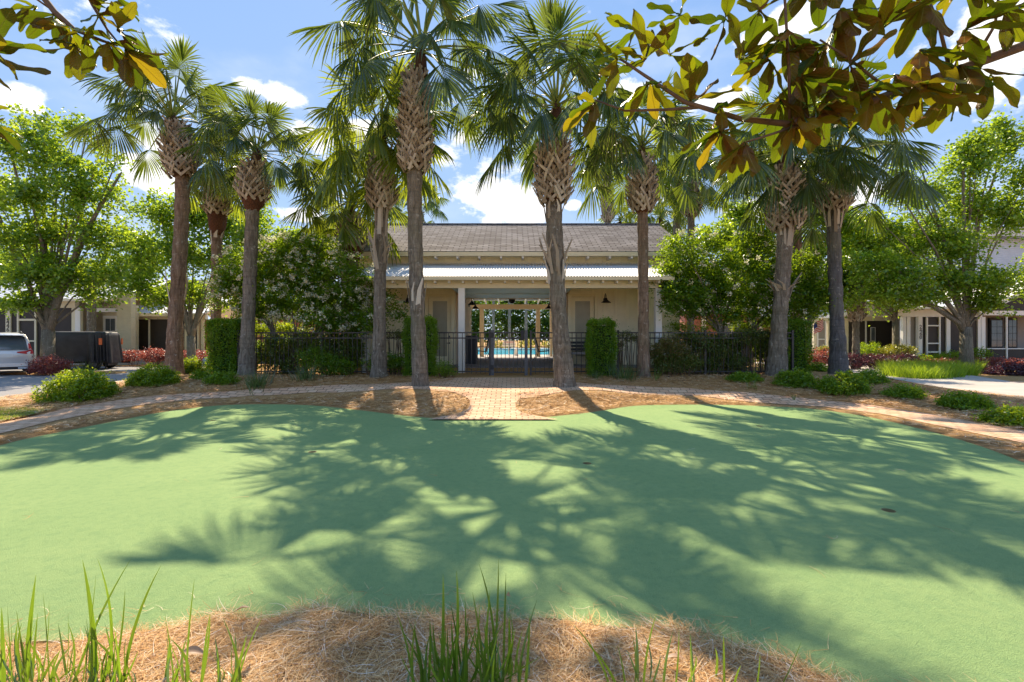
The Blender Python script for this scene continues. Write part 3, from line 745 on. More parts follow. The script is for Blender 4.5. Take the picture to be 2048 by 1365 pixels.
    if dead:
        V_ = []; F_ = []
        for k in range(dead):
            a = rs.uniform(0, 2*pi); v, f = frond(rs, (cos(a)*.1, sin(a)*.1, 0), a, -0.9, 0.35*R/2, 0.42*R, 22, 1.3, 1.6)
            b = len(V_); V_ += [q + np.array((np.interp(zb0+.3, zz, X_), 0, zb1-(zb1-zb0)*rs.uniform(0.1, 0.8))) for q in v]; F_ += [tuple(x+b for x in q) for q in f]
        mesh_obj('dead_leaves', V_, F_, M['frond_dead'], root)
    return root
def single_frond_set(root, crown_off, specs, mat, seed, R):
    """extra fronds aimed where the photo shows them: (azimuth, elevation, petiole, blade, sag)"""
    rs = np.random.RandomState(seed); V = []; Fq = []
    for az, el, lp, lb, sag in specs:
        v, f = frond(rs, crown_off, az, el, lp, lb, 40, 0.7, sag)
        b = len(V); V += v; Fq += [tuple(q+b for q in x) for x in f]
    mesh_obj('lower_fronds', V, Fq, mat, root)
# ------------------------------------------------------------------ broadleaf trees
def px_blobs(lst, d, depth=1.0, rs=None, jit=0.0):
    """lst of (px,py,rx_px,ry_px[,dd]) -> world ellipsoids at distance d"""
    out = []
    for b in lst:
        dd = d + (b[4] if len(b) > 4 else 0) + (rs.uniform(-jit, jit) if rs is not None else 0)
        c = P(b[0], b[1], dd); rx = b[2]/F*dd; rz = b[3]/F*dd
        out.append((c[0], c[1], c[2], rx, max(rx, rz)*0.8*depth, rz))
    return out
def tree(name, label, cat, base, d, blobs, n, leaf, mat, trunk_r, fork_py, group=None, bark='bark_tree', clump=0.38, stems=1, shell=0.35, bloom=None,
         per=26, seed=0, jit=0.8, aspect=0.75, twigs=True, z0=None, up=0.35):
    rs = np.random.RandomState(1000+seed)
    bx = (base-CX)/F*d; bz = gz(bx, d) if z0 is None else z0
    root = empty(name, (bx, d, bz), label, cat, group)
    O = np.array((bx, d, bz))
    B = np.array(px_blobs(blobs, d, 1.0, rs, jit)); B[:, :3] -= O
    C, cc, _ = blobs_points(B, n, rs, shell, clump, per)
    V_, F_ = leaf_quads(C, leaf*rs.uniform(0.7, 1.2, n), leaf*aspect*rs.uniform(0.7, 1.15, n), rs, up)
    mesh_obj('crown', V_, F_, M[mat] if isinstance(mat, str) else mat, root)
    m = MB(); fz = (P(0, fork_py, d)-O)[2]
    st = []
    for s_ in range(stems):
        a = 2*pi*s_/max(1, stems)+0.4; sp = 0.0 if stems == 1 else 0.22
        b0 = np.array((cos(a)*sp, sin(a)*sp*0.6, -0.15)); f0 = np.array((cos(a)*sp*2.5 + rs.uniform(-.05, .05), sin(a)*sp*2, fz))
        m.tube([b0, b0*0.6+f0*0.4+rs.normal(size=3)*0.02, f0], [trunk_r*1.3, trunk_r, trunk_r*0.92], 14, True, 0.04, rs); st.append(f0)
    for i, b in enumerate(B):
        c = b[:3]; f0 = st[np.argmin([abs(c[0]-s_[0]) for s_ in st])]
        r = trunk_r*(rs.uniform(0.42, 0.58) if i % 4 == 0 else rs.uniform(0.16, 0.32))
        mid = f0*0.55 + c*0.45 + np.array((0, 0, 0.10*np.linalg.norm(c-f0))) + rs.normal(size=3)*0.12
        m.tube([f0 - np.array((0, 0, 0.12+0.9*trunk_r)), f0*0.8+mid*0.2, mid, c, c + nrm(c-mid)*b[5]*0.45], [r*1.1, r*0.85, r*0.6, r*0.32, r*0.1], 7, True, 0.05, rs)
    if twigs:
        sel = rs.choice(len(cc), min(len(cc), 90), replace=False)
        for k in sel:
            c = cc[k]; j = np.argmin(np.linalg.norm(B[:, :3]-c, axis=1)); s_ = B[j, :3]
            mid = (c+s_)/2 + rs.normal(size=3)*0.08
            m.tube([s_, mid, c], [0.020, 0.013, 0.005], 4, False)
    m.build('trunk', M[bark], root, True)
    if bloom:
        nb = bloom; k = rs.choice(len(C), nb); off = C[k]
        # flower panicles sit on the outside of the crown
        ctr = B[:, :3]; j = np.argmin(np.linalg.norm((off[:, None, :]-ctr[None])/B[None, :, 3:6], axis=2), axis=1)
        dirs = (off-ctr[j])/B[j, 3:6]; ln = np.linalg.norm(dirs, axis=1, keepdims=True)+1e-6
        pos = ctr[j] + dirs/ln*B[j, 3:6]*rs.uniform(1.03, 1.2, (nb, 1))
        keep = (pos[:, 1] < ctr[j][:, 1]+0.3*B[j, 4]); pos = pos[keep]
        nf = 16; q = np.repeat(pos, nf, 0) + rs.normal(size=(len(pos)*nf, 3))*np.array((0.045, 0.045, 0.04))
        V_, F_ = leaf_quads(q, 0.075, 0.046, rs, -0.6); mesh_obj('blossom', V_, F_, M['blossom'], root)
    return root
def bush(name, label, cat, blobs_w, n, leaf, mat, group=None, clump=0.12, seed=0, aspect=0.55, shell=0.72, up=0.5, core=True, mat2=None, frac2=0.0, stemn=6, mask=None, per=18):
    """blobs in world coords (x,y,z,rx,ry,rz); root at the first blob's foot"""
    rs = np.random.RandomState(2000+seed); B = np.array(blobs_w, float)
    zz = gz(B[0, 0], B[0, 1]); O = np.array((B[0, 0], B[0, 1], zz)); root = empty(name, O, label, cat, group)
    B[:, :3] -= O
    C, cc, dd = blobs_points(B, n, rs, shell, clump, per)
    g_ = base_z(C[:, 0]+O[0], C[:, 1]+O[1])+0.03-O[2]
    C[:, 2] = np.maximum(C[:, 2], g_+rs.uniform(0.0, 0.08, len(C)))
    if mask is not None: C = C[mask(C+O, rs)]
    n = len(C)
    V_, F_ = leaf_quads(C, leaf*rs.uniform(0.7, 1.2, n), leaf*aspect*rs.uniform(0.7, 1.15, n), rs, up)
    mesh_obj('foliage', V_, F_, M[mat], root)
    if mat2:
        k = int(n*frac2); top = np.argsort(-C[:, 2]+rs.normal(size=n)*0.12)[:k]
        C2 = C[top] + np.array((0, 0, leaf*0.5))
        V_, F_ = leaf_quads(C2, leaf*rs.uniform(0.8, 1.2, k), leaf*aspect, rs, 0.1); mesh_obj('new_growth', V_, F_, M[mat2], root)
    m = MB()
    for b in B:
        for k in range(stemn):
            a = rs.uniform(0, 2*pi); p0 = np.array((b[0]+cos(a)*b[3]*0.2, b[1]+sin(a)*b[4]*0.2, -0.05)); p1 = np.array((b[0]+cos(a)*b[3]*0.6, b[1]+sin(a)*b[4]*0.6, b[2]+b[5]*rs.uniform(0, .5)))
            m.tube([p0, (p0+p1)/2+rs.normal(size=3)*0.03, p1], [0.014, 0.010, 0.004], 5, False)
    m.build('stems', M['twig'], root)
    return root
def box_hedge(name, label, x0, x1, y0, y1, z1, n, leaf, mat, group=None, seed=0, mat2=None, round_=0.12, cat='hedge'):
    rs = np.random.RandomState(3000+seed); cx, cy = (x0+x1)/2, (y0+y1)/2; z0 = gz(cx, cy)
    root = empty(name, (cx, cy, z0), label, cat, group); h = z1 - z0
    hx, hy = (x1-x0)/2, (y1-y0)/2
    # points near the faces of the box, with slightly bulging faces
    A = np.array((2*hy*h, 2*hy*h, 2*hx*h, 2*hx*h, 4*hx*hy)); k = rs.choice(5, n, p=A/A.sum())
    u = rs.uniform(-1, 1, n); v = rs.uniform(0.0, 1, n); w = rs.uniform(-1, 1, n); ins = np.abs(rs.normal(size=n))*0.06
    P_ = np.zeros((n, 3))
    bul = 0.04*np.sin(v*9+seed) + 0.03*np.sin(u*6+2*seed)
    P_[:, 0] = np.where(k == 0, -hx+ins-bul, np.where(k == 1, hx-ins+bul, u*hx)); P_[:, 1] = np.where(k == 2, -hy+ins-bul, np.where(k == 3, hy-ins+bul, w*hy))
    P_[:, 2] = np.where(k == 4, h-ins+bul, v*h)
    # round the shoulders
    ex = np.maximum(0, np.abs(P_[:, 0])-(hx-round_)); ez = np.maximum(0, P_[:, 2]-(h-round_)); P_[:, 2] -= ex*ez/round_*0.7
    P_ += rs.normal(size=(n, 3))*0.026
    sh = rs.rand(n) < .03; P_[sh] += rs.normal(size=(int(sh.sum()), 3))*0.05; P_[:, 2] += 0.03*np.sin(P_[:, 0]*11+seed)*np.sin(P_[:, 1]*7)*(P_[:, 2] > h*.7)
    V_, F_ = leaf_quads(P_, leaf*rs.uniform(0.7, 1.2, n), leaf*0.6*rs.uniform(0.7, 1.1, n), rs, 0.35)
    mesh_obj('foliage', V_, F_, M[mat], root)
    m = MB(); m.box(-hx+0.14, hx-0.14, -hy+0.14, hy-0.14, 0.05, h-0.17); m.build('dark_core', M['hedge_core'], root)  # solid dark box fills the inside and blocks the view through the leaves
    if mat2:
        k2 = np.where(P_[:, 2] > h-0.09)[0]; C2 = P_[k2]+np.array((0, 0, 0.02))
        V_, F_ = leaf_quads(C2, leaf, leaf*0.55, rs, 0.1); mesh_obj('new_growth', V_, F_, M[mat2], root)
    return root
# ------------------------------------------------------------------ pool pavilion
FZ = 0.60     # floor level
def corrugated(xa, xb, y0, z0, y1, z1, pitch=0.090, amp=0.018, th=0.012, xa1=None, xb1=None):
    n = int((xb-xa)/pitch*6); V = []; 
    for i in range(n+1):
        u = i/n; c = amp*sin(2*pi*((xb-xa)*u/pitch))
        X0 = xa+(xb-xa)*u; X1 = (xa if xa1 is None else xa1)*(1-u)+(xb if xb1 is None else xb1)*u
        V += [(X0, y0, z0+c), (X1, y1, z1+c), (X0, y0, z0+c-th), (X1, y1, z1+c-th)]
    Fc = []
    for i in range(n):
        a = 4*i; b = a+4
        Fc += [(a, b, b+1, a+1), (a+2, a+3, b+3, b+2), (a, a+2, b+2, b)]
    return V, Fc
def pavilion():
    O = np.array((0.0, 20.6, 0.0))
    R_ = empty('pool_pavilion', O, 'beige board-and-batten pool pavilion with a grey shingle roof and an open breezeway to the pool', 'building')
    def B(name, boxes, mat, par=R_):
        if len(boxes) > 1 and name != 'door':
            return [B(name, [b], mat, par) for b in boxes][0]
        m = MB()
        for b in boxes: m.box(b[0], b[1], b[2]-O[1], b[3]-O[1], b[4], b[5])
        return m.build(name, M[mat], par)
    # floor
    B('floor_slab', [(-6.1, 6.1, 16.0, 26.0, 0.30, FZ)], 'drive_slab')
    # front wall of both wings, broken by the doors and the breezeway
    zt = 4.15
    B('wall', [(-5.9, -3.16, 17.5, 17.65, FZ, zt), (-2.14, -2.05, 17.5, 17.65, FZ, zt), (-3.16, -2.14, 17.5, 17.65, 3.13, zt)], 'batten_dark')
    B('wall', [(2.051, 2.08, 17.5, 17.65, FZ, zt), (3.10, 5.9, 17.5, 17.65, FZ, zt), (2.08, 3.10, 17.5, 17.65, 3.13, zt)], 'batten_dark')
    B('wall', [(-6.0, -5.9, 17.5, 23.7, FZ, zt+.6), (5.9, 6.0, 17.5, 23.7, FZ, zt+.6)], 'batten')
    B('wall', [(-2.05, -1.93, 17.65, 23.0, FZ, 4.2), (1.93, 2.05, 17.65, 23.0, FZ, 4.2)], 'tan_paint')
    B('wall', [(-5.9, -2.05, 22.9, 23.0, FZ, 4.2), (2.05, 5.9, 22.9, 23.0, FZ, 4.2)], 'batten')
    # upper wall band under the main eave
    B('upper_wall', [(-5.88, 5.88, 17.46, 17.60, 4.152, 4.72)], 'batten')
    B('corner_board', [(-6.03, -5.90, 17.43, 17.50, FZ, 4.7)], 'cream'); B('corner_board', [(5.90, 6.03, 17.43, 17.50, FZ, 4.7)], 'cream')
    B('wall_flashing', [(-4.9, 4.9, 17.40, 17.455, 4.22, 4.29)], 'cream')
    # battens, real strips on the boards
    for x0, x1, z0, z1 in ((-5.85, 5.85, 4.30, 4.50),):
        x = x0
        while x <= x1: MB().box(x-.022, x+.022, 17.435-O[1], 17.459-O[1], z0, z1).build('batten', M['batten'], R_); x += .305
    for x0, x1 in ((-5.7, -3.3), (3.3, 5.8)):
        x = x0
        while x <= x1: MB().box(x-.025, x+.025, 17.47-O[1], 17.499-O[1], FZ, 3.39).build('batten', M['batten_dark'], R_); x += .42
    # gables
    m = MB()
    for x in (-5.95, 5.85): m = MB(); m.prism_x([(17.6-O[1], 4.6), (23.6-O[1], 4.6), (20.6-O[1], 6.15)], x, x+0.1); m.build('gable_wall', M['batten'], R_)
    # main roof, two sloping slabs
    e0, eh, rd, rh = 16.95, 4.60, 20.6, 6.40
    for nm, (ya, za, yb, zb) in (('roof', (e0, eh, rd, rh)), ('roof', (24.25, eh, rd, rh))):
        m = MB(); xa, xb = -6.25, 6.25
        V = [(xa, ya-O[1], za), (xb, ya-O[1], za), (xb, yb-O[1], zb), (xa, yb-O[1], zb), (xa, ya-O[1], za-0.05), (xb, ya-O[1], za-0.05), (xb, yb-O[1], zb-0.05), (xa, yb-O[1], zb-0.05)]
        m.add(V, [(0,1,2,3), (7,6,5,4), (0,4,5,1), (1,5,6,2), (2,6,7,3), (3,7,4,0)])
        # shingle courses as real steps
        nst = 26
        for i in range(nst):
            t0 = i/nst; t1 = (i+0.96)/nst
            y0 = ya+(yb-ya)*t0; z0 = za+(zb-za)*t0; y1 = ya+(yb-ya)*t1; z1 = za+(zb-za)*t1
            m.add([(xa, y0-O[1], z0+0.020), (xb, y0-O[1], z0+0.020), (xb, y1-O[1], z1+0.006), (xa, y1-O[1], z1+0.006), (xa, y0-O[1], z0+0.002), (xb, y0-O[1], z0+0.002)],
                  [(0,1,2,3), (0,4,5,1)])
        m.build(nm, M['shingle'], R_)
    m = MB(); m.box(-6.27, 6.27, -0.09, 0.09, rh-0.015, rh+0.045); m.build('ridge_cap', M['shingle'], R_)
    B('fascia', [(-6.2, 6.2, 16.90, 16.948, 4.43, 4.575)], 'cream')
    B('soffit', [(-6.2, 6.2, 16.95, 17.45, 4.50, 4.53)], 'cream')
    for sx in (-6.24, 6.20):
        m = MB(); m.prism_x([(e0-O[1], 4.36), (e0-O[1], 4.545), (0, 6.345), (0, 6.16)], sx, sx+.04); m.prism_x([(24.25-O[1], 4.545), (24.25-O[1], 4.36), (0, 6.16), (0, 6.345)], sx, sx+.04)
        m.build('rake_board', M['cream'], R_)
    for i in range(16):
        x = -5.75 + i*0.766; B('rafter_tail', [(x-0.035, x+0.035, 16.96, 17.45, 4.36, 4.498)], 'white')
    # porch roof
    V, Fc = corrugated(-4.95, 4.95, 14.88-O[1], 3.46, 17.44-O[1], 4.25)
    mesh_obj('porch_roof', V, Fc, M['metal_roof'], R_)
    B('gutter', [(-4.97, 4.97, 14.78, 14.875, 3.33, 3.435)], 'cream')
    B('porch_beam', [(-4.75, 4.75, 15.22, 15.40, 3.13, 3.50)], 'cream')
    B('porch_ceiling', [(-4.8, -2.05, 15.40, 17.5, 3.40, 3.43), (2.05, 4.8, 15.40, 17.5, 3.40, 3.43)], 'tan_paint')
    for x in (-4.8, 4.72): m = MB(); m.prism_x([(14.9-O[1], 3.40), (17.4-O[1], 3.40), (17.4-O[1], 4.20), (14.9-O[1], 3.43)], x, x+.08); m.build('porch_gable', M['batten'], R_)
    for i in range(22):
        x = -4.55 + i*0.433*1.0; B('rafter_tail', [(x-0.028, x+0.028, 14.90, 15.21, 3.26, 3.395)], 'white')
    for x in (-4.62, -1.59, 1.59, 4.62): B('porch_post', [(x-0.10, x+0.10, 15.21, 15.41, 0.35, 3.129)], 'white')
    # breezeway ceiling and rear pergola part
    B('breezeway_ceiling', [(-1.93, 1.93, 15.41, 19.1, 3.15, 3.17)], 'blue_ceiling')
    B('ceiling_board', [(-1.93, 1.93, 17.30, 17.42, 3.125, 3.149)], 'blue_ceiling')
    B('inner_beam', [(-1.93, 1.93, 19.1, 19.22, 3.13, 3.6)], 'cream')
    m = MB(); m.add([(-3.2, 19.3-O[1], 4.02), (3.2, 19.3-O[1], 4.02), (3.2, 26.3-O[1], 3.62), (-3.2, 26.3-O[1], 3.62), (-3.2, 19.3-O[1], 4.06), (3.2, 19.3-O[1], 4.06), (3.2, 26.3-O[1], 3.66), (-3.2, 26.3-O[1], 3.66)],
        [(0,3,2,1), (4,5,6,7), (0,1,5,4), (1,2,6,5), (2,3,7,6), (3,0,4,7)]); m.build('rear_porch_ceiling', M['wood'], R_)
    for i in range(7):
        x = -2.1+i*0.7; m = MB(); m.prism_x([(19.3-O[1], 3.84), (26.2-O[1], 3.44), (26.2-O[1], 3.618), (19.3-O[1], 4.018)], x-0.03, x+0.03); m.build('rafter', M['white'], R_)
    B('rear_beam', [(-2.6, 2.6, 25.9, 26.05, 3.14, 3.40)], 'tan_paint')
    for x in (-1.62, 1.40): B('rear_post', [(x-0.11, x+0.11, 25.86, 26.08, FZ, 3.139)], 'tan_paint')
    for x in (-2.35, 2.1): B('rear_post', [(x-0.06, x+0.06, 25.86, 26.08, FZ, 3.139)], 'tan_paint')
    # doors
    for x0, x1 in ((-3.02, -2.20), (2.14, 2.98)):
        B('door_casing', [(x0-0.12, x0-0.005, 17.44, 17.499, FZ, 3.15), (x1+0.005, x1+0.12, 17.44, 17.499, FZ, 3.15), (x0-0.004, x1+0.004, 17.44, 17.499, 3.05, 3.15)], 'door_paint')
        d = B('door', [(x0, x0+0.15, 17.52, 17.56, FZ+.01, 3.04), (x1-0.15, x1, 17.52, 17.56, FZ+.01, 3.04), (x0+0.15, x1-0.15, 17.52, 17.56, 2.90, 3.04), (x0+0.15, x1-0.15, 17.52, 17.56, FZ+.01, 0.90)], 'door_paint')
        B('glass_pane', [(x0+0.15, x1-0.15, 17.535, 17.55, 0.90, 2.90)], 'frosted', d)
        m = MB(); hx = x1-0.07; m.tube([(hx, 17.52-O[1], 1.62), (hx, 17.46-O[1], 1.62)], [0.03, 0.035], 10); m.tube([(hx, 17.52-O[1], 1.38), (hx, 17.47-O[1], 1.38), (hx-0.09, 17.465-O[1], 1.38)], [0.03, 0.014, 0.012], 8)
        m.build('handle', M['black'], d)
    B('wall_plate', [(-2.13, -2.06, 17.47, 17.499, 1.80, 1.92)], 'white')
    return R_
pavilion()
def barn_lamp(x, y, z, side, label):
    """gooseneck barn lamp; side = unit vector away from the wall"""
    r = empty('wall_lamp', (x, y, z), label, 'wall lamp', 'black gooseneck lamps on the pavilion')
    s = np.array((side[0], side[1], 0.0)); m = MB()
    pts = [np.zeros(3), s*0.05+np.array((0, 0, .14)), s*0.16+np.array((0, 0, .20)), s*0.26+np.array((0, 0, .13)), s*0.28+np.array((0, 0, 0.02))]
    m.tube([np.zeros(3)-s*0.02, s*0.02], [0.06, 0.06], 12); m.tube(pts, [0.014]*5, 8); m.build('arm', M['black'], r)
    m = MB(); c = s*0.28; m.lathe([(0.035, 0.04), (0.05, -0.02), (0.08, -0.05), (0.17, -0.12), (0.175, -0.13), (0.15, -0.125), (0.06, -0.05), (0.02, -0.03)], c, 18); m.build('lamp_shade', M['black'], r, True)
    return r
barn_lamp(3.35, 17.49, 2.95, (0, -1), 'black gooseneck lamp on the wall right of the right-hand door')
barn_lamp(-3.72, 17.49, 2.95, (0, -1), 'black gooseneck lamp on the wall left of the left-hand door')
barn_lamp(-1.92, 19.8, 3.06, (1, 0), 'front one of the two black lamps on the left side wall of the breezeway')
barn_lamp(-1.92, 21.6, 3.02, (1, 0), 'rear one of the two black lamps on the left side wall of the breezeway')
barn_lamp(1.92, 19.8, 3.06, (-1, 0), 'front one of the two black lamps on the right side wall of the breezeway')
barn_lamp(1.92, 21.6, 3.02, (-1, 0), 'rear one of the two black lamps on the right side wall of the breezeway')
r = empty('ceiling_light', (0, 20.4, 3.37), 'black and brass ceiling light hanging in the middle of the breezeway', 'ceiling light')
m = MB(); m.lathe([(0.03, 0.38), (0.03, 0.02), (0.16, 0.0), (0.17, -0.14), (0.13, -0.18)], (0,0,0), 18); m.build('housing', M['tan_paint'], r, True)
m = MB(); m.lathe([(0.14, -0.18), (0.13, -0.26), (0.07, -0.33), (0.01, -0.35)], (0,0,0), 18); m.build('lamp_bowl', M['black'], r, True)
# ------------------------------------------------------------------ iron fence
def fence(label, x0, x1, y, zt, name='iron_fence', posts=True, cat='fence', step=0.135):
    cx = (x0+x1)/2; r = empty(name, (cx, y, gz(cx, y)), label, cat, 'sections of the dark iron fence'); O = np.array((cx, y, gz(cx, y)))
    m = MB(); n = int((x1-x0)/step)
    for i in range(n+1):
        x = x0+(x1-x0)*(i/n); zb = gz(x, y)+0.06
        m.box(x-cx-0.009, x-cx+0.009, -0.009, 0.009, zb-O[2], zt-0.03-O[2])
    m.build('pickets', M['iron'], r)
    for z in (zt-0.02, zt-0.18, min(gz(x0, y), gz(x1, y), gz(cx, y))+0.12):
        m = MB(); m.box(x0-cx, x1-cx, -0.018, 0.018, z-O[2]-0.018, z-O[2]+0.018); m.build('rail', M['iron'], r)
    k = max(1, int(round((x1-x0)/2.3)))
    for i in range(k+1):
        x = x0+(x1-x0)*i/k; m = MB(); m.box(x-cx-0.03, x-cx+0.03, -0.031, 0.031, gz(x, y)-O[2]-0.1, zt+0.03-O[2])
        m.prism([(x-cx-0.035, zt+0.03-O[2]), (x-cx+0.035, zt+0.03-O[2]), (x-cx+0.02, zt+0.055-O[2]), (x-cx-0.02, zt+0.055-O[2])], -0.035, 0.035); m.build('post', M['iron'], r)
    return r
ZF = 1.73
fence('dark iron picket fence left of the gate, half buried in shrubs and vines', -8.15, -0.66, 14.4, ZF)
fence('dark iron picket fence right of the gate, overgrown with vines', 0.56, 8.35, 14.4, ZF)
# gate
gr = empty('iron_gate', (-0.04, 14.38, gz(-0.04, 14.38)), 'grey iron pedestrian gate between two square posts at the end of the brick path', 'gate'); gzz = gz(-0.04, 14.38)
for x in (-0.58, 0.42): MB().box(x+.04-0.045, x+.04+0.045, -0.045, 0.045, -0.1, 1.73-gzz+0.06).build('post', M['gatepost'], gr)
m = MB()
for i in range(7): x = -0.58+0.04+0.075+(0.85)*(i+0.5)/7; m.box(x-0.009, x+0.009, -0.009, 0.009, 0.08, ZF-gzz-0.03)
for z in (ZF-0.02, ZF-0.18, gzz+0.10): m.box(-0.49, 0.41, -0.02, 0.02, z-gzz-0.02, z-gzz+0.02)
m.build('gate_leaf', M['iron'], gr)
MB().box(0.30, 0.40, -0.06, 0.05, 1.05, 1.35).build('lock_box', M['black'], gr)
MB().box(-0.60, -0.50, -0.055, 0.055, 0.18, 0.32).build('hinge', M['black'], gr); MB().box(-0.60, -0.50, -0.055, 0.055, 1.12, 1.28).build('hinge', M['black'], gr)
# ------------------------------------------------------------------ breezeway furniture
r = empty('trash_bin', (-1.52, 18.2, FZ), 'tall black square bin against the left post of the breezeway', 'bin')
m = MB(); m.prism([(-0.20, 0), (0.20, 0), (0.22, 0.95), (-0.22, 0.95)], -0.2, 0.2); m.build('body', M['black'], r)
m = MB(); m.box(-0.24, 0.24, -0.22, 0.22, 0.955, 1.02); m.box(-0.2, 0.2, -0.18, 0.18, 1.02, 1.06); m.build('lid', M['black'], r)
r = empty('fire_extinguisher', (1.86, 19.5, 1.75), 'red fire extinguisher hung on the right side wall of the breezeway', 'fire extinguisher')
m = MB(); m.lathe([(0.02, 0), (0.075, 0.02), (0.08, 0.30), (0.06, 0.38), (0.025, 0.41), (0.02, 0.46)], (-0.02, 0, 0), 14); m.build('cylinder', M['red'], r, True)
m = MB(); m.box(-0.06, 0.06, -0.015, 0.015, 0.46, 0.50); m.tube([(0, 0, .48), (-0.1, 0, .42), (-0.11, 0, .2)], [0.012]*3, 6); m.build('valve', M['black'], r)
def chair(x, y, rz, label):
    r = empty('patio_chair', (x, y, FZ), label, 'chair', None, rz)
    m = MB(); m.prism_x([(-0.25, 0.40), (0.22, 0.36), (0.22, 0.39), (-0.25, 0.43)], -0.24, 0.24); m.build('seat', M['black'], r)
    m = MB(); m.prism_x([(0.20, 0.40), (0.34, 1.0), (0.37, 0.99), (0.23, 0.39)], -0.24, 0.24); m.build('backrest', M['black'], r)
    for sx in (-0.25, 0.25):
        m = MB(); m.tube([(sx, -0.24, 0), (sx, -0.2, 0.6), (sx, 0.26, 0.62)], [0.016]*3, 6); m.build('leg', M['black'], r)
        m = MB(); m.tube([(sx, 0.38, 0), (sx, 0.2, 0.4), (sx, 0.34, 1.0)], [0.016]*3, 6); m.build('leg', M['black'], r)
chair(1.35, 21.2, radians(95), 'black metal patio chair against the right wall of the breezeway')
chair(-1.35, 21.6, radians(-95), 'black metal patio chair behind the bin on the left of the breezeway')
r = empty('bench', (2.6, 16.9, FZ), 'black bench with a pale seat under the right porch, behind the leaning palm', 'bench')
for sx in (-0.62, 0.62):
    m = MB(); m.box(sx-0.03, sx+0.03, -0.25, -0.19, 0, 0.62); m.box(sx-0.03, sx+0.03, 0.19, 0.25, 0, 0.88); m.box(sx-0.03, sx+0.03, -0.25, 0.25, 0.621, 0.66); m.build('leg', M['black'], r)
MB().box(-0.59, 0.59, -0.26, 0.22, 0.40, 0.47).build('seat', M['screen_light'], r)
m = MB(); [m.box(-0.59, 0.59, 0.20, 0.24, 0.52+0.12*k, 0.60+0.12*k) for k in range(3)]; m.build('backrest', M['black'], r)
# pool sign
sp = P(1018, 706, 27.9); r = empty('pool_sign', (sp[0], 27.9, 0.585), 'white arched notice board on a thin white pole at the edge of the pool', 'sign')
MB().box(-0.03, 0.03, -0.02, 0.02, 0, 0.92).build('pole', M['white'], r)
m = MB(); m.prism([(-0.38, 0.52), (0.38, 0.52), (0.38, 0.74), (0.28, 0.86), (-0.28, 0.86), (-0.38, 0.74)], -0.045, -0.021)
bd = m.build('board', M['white'], r)
text_mesh('lettering', 'WARNING', 0.12, M['sign_red'], bd, (0, -0.049, 0.775))
text_mesh('lettering', 'NO LIFEGUARD ON DUTY', 0.068, M['dark_number'], bd, (0, -0.049, 0.655))
r = empty('pool_lift_seat', (*P(1032, 712, 28.0)[:2], 0.585), 'white moulded starting block beside the notice board at the pool edge', 'pool block')
m = MB(); m.prism([(-0.12, 0), (0.12, 0), (0.10, 0.38), (-0.06, 0.42), (-0.10, 0.30)], -0.14, 0.14); m.build('moulded_body', M['white'], r)
# ------------------------------------------------------------------ neighbouring houses
def hx(px, d): return (px-CX)/F*d
def hz(py, d): return EYE + (HY-py)/F*d
class House:
    def __init__(s, label, px, d, depth_):
        s.d = d; s.O = np.array((hx(px, d), d, 0.0)); s.r = empty('house', s.O, label, 'house')
    def box(s, name, mat, px0, px1, py0, py1, d0, d1, par=None):
        """front face given in photo pixels at distance d0, running back to d1"""
        m = MB(); m.box(hx(px0, d0)-s.O[0], hx(px1, d0)-s.O[0], d0-s.d, d1-s.d, hz(py1, d0), hz(py0, d0))
        return m.build(name, M[mat], par or s.r)
    def wbox(s, name, mat, x0, x1, y0, y1, z0, z1, par=None):
        m = MB(); m.box(x0-s.O[0], x1-s.O[0], y0-s.d, y1-s.d, z0, z1); return m.build(name, M[mat], par or s.r)
    def roof(s, name, mat, x0, x1, y0, z0, y1, z1, th=0.12):
        m = MB(); m.prism_x([(y0-s.d, z0), (y1-s.d, z1), (y1-s.d, z1+th), (y0-s.d, z0+th)], x0-s.O[0], x1-s.O[0]); return m.build(name, M[mat], s.r)
    def seam(s, mat, x0, x1, y0, z0, y1, z1, step=0.5):
        m = MB(); x = x0+0.1
        while x < x1: m.prism_x([(y0-s.d, z0), (y1-s.d, z1), (y1-s.d, z1+.05), (y0-s.d, z0+.05)], x-s.O[0], x+.03-s.O[0]); x += step
        m.build('roof_seams', M[mat], s.r)
# left house, number 2446
h = House('beige house with a screened porch and the number 2446, behind the covered trailer', 60, 28.0, 8)
D = 28.0
h.wbox('foundation', 'concrete', -40, -22.1, D, 38, 0.0, 0.45)
h.wbox('wall', 'lap', -40, -25.5, 31.0, 31.2, 0.45, 4.0)
h.wbox('wall', 'lap', -25.0, -23.0, 29.6, 29.8, 0.45, 3.6)
h.box('wall', 'lap', 234, 262, 585, 726, D, D+.35)
h.box('porch_beam', 'cream', -420, 150, 601, 616, D, D+0.25)
for a, b in ((11, 21), (83, 93), (143, 160), (-60, -50)): h.box('porch_post', 'cream', a, b, 616.5, 726, D, D+0.2)
for a, b in ((21.3, 34), (72, 82.8), (93.3, 142.7), (-49, 10.8)): h.box('screen_panel', 'screen', a, b, 616.5, 722, D+0.08, D+0.10)
dr = h.box('screen_door', 'screen', 35, 70, 618, 724, D+0.06, D+0.08)
for a, b, c, e in ((33.5, 37, 617, 725), (68.5, 72, 617, 725), (37.2, 68.3, 638, 642), (37.2, 68.3, 681, 684), (37.2, 68.3, 718, 724)): h.box('frame', 'cream', a, b, c, e, D-0.02, D+0.05, dr)
m = MB(); 
for i, c in enumerate('2446'):
    text_mesh('house_number', c, 0.36, M['dark_number'], h.r, (hx(16, D)-h.O[0], -0.02, hz(637+i*7.7, D)))
h.box('porch_beam', 'white', 190, 234, 617, 624, D+0.3, D+0.6)
h.box('corner_post', 'white', 150, 160, 616, 726, D-0.08, D-0.01)
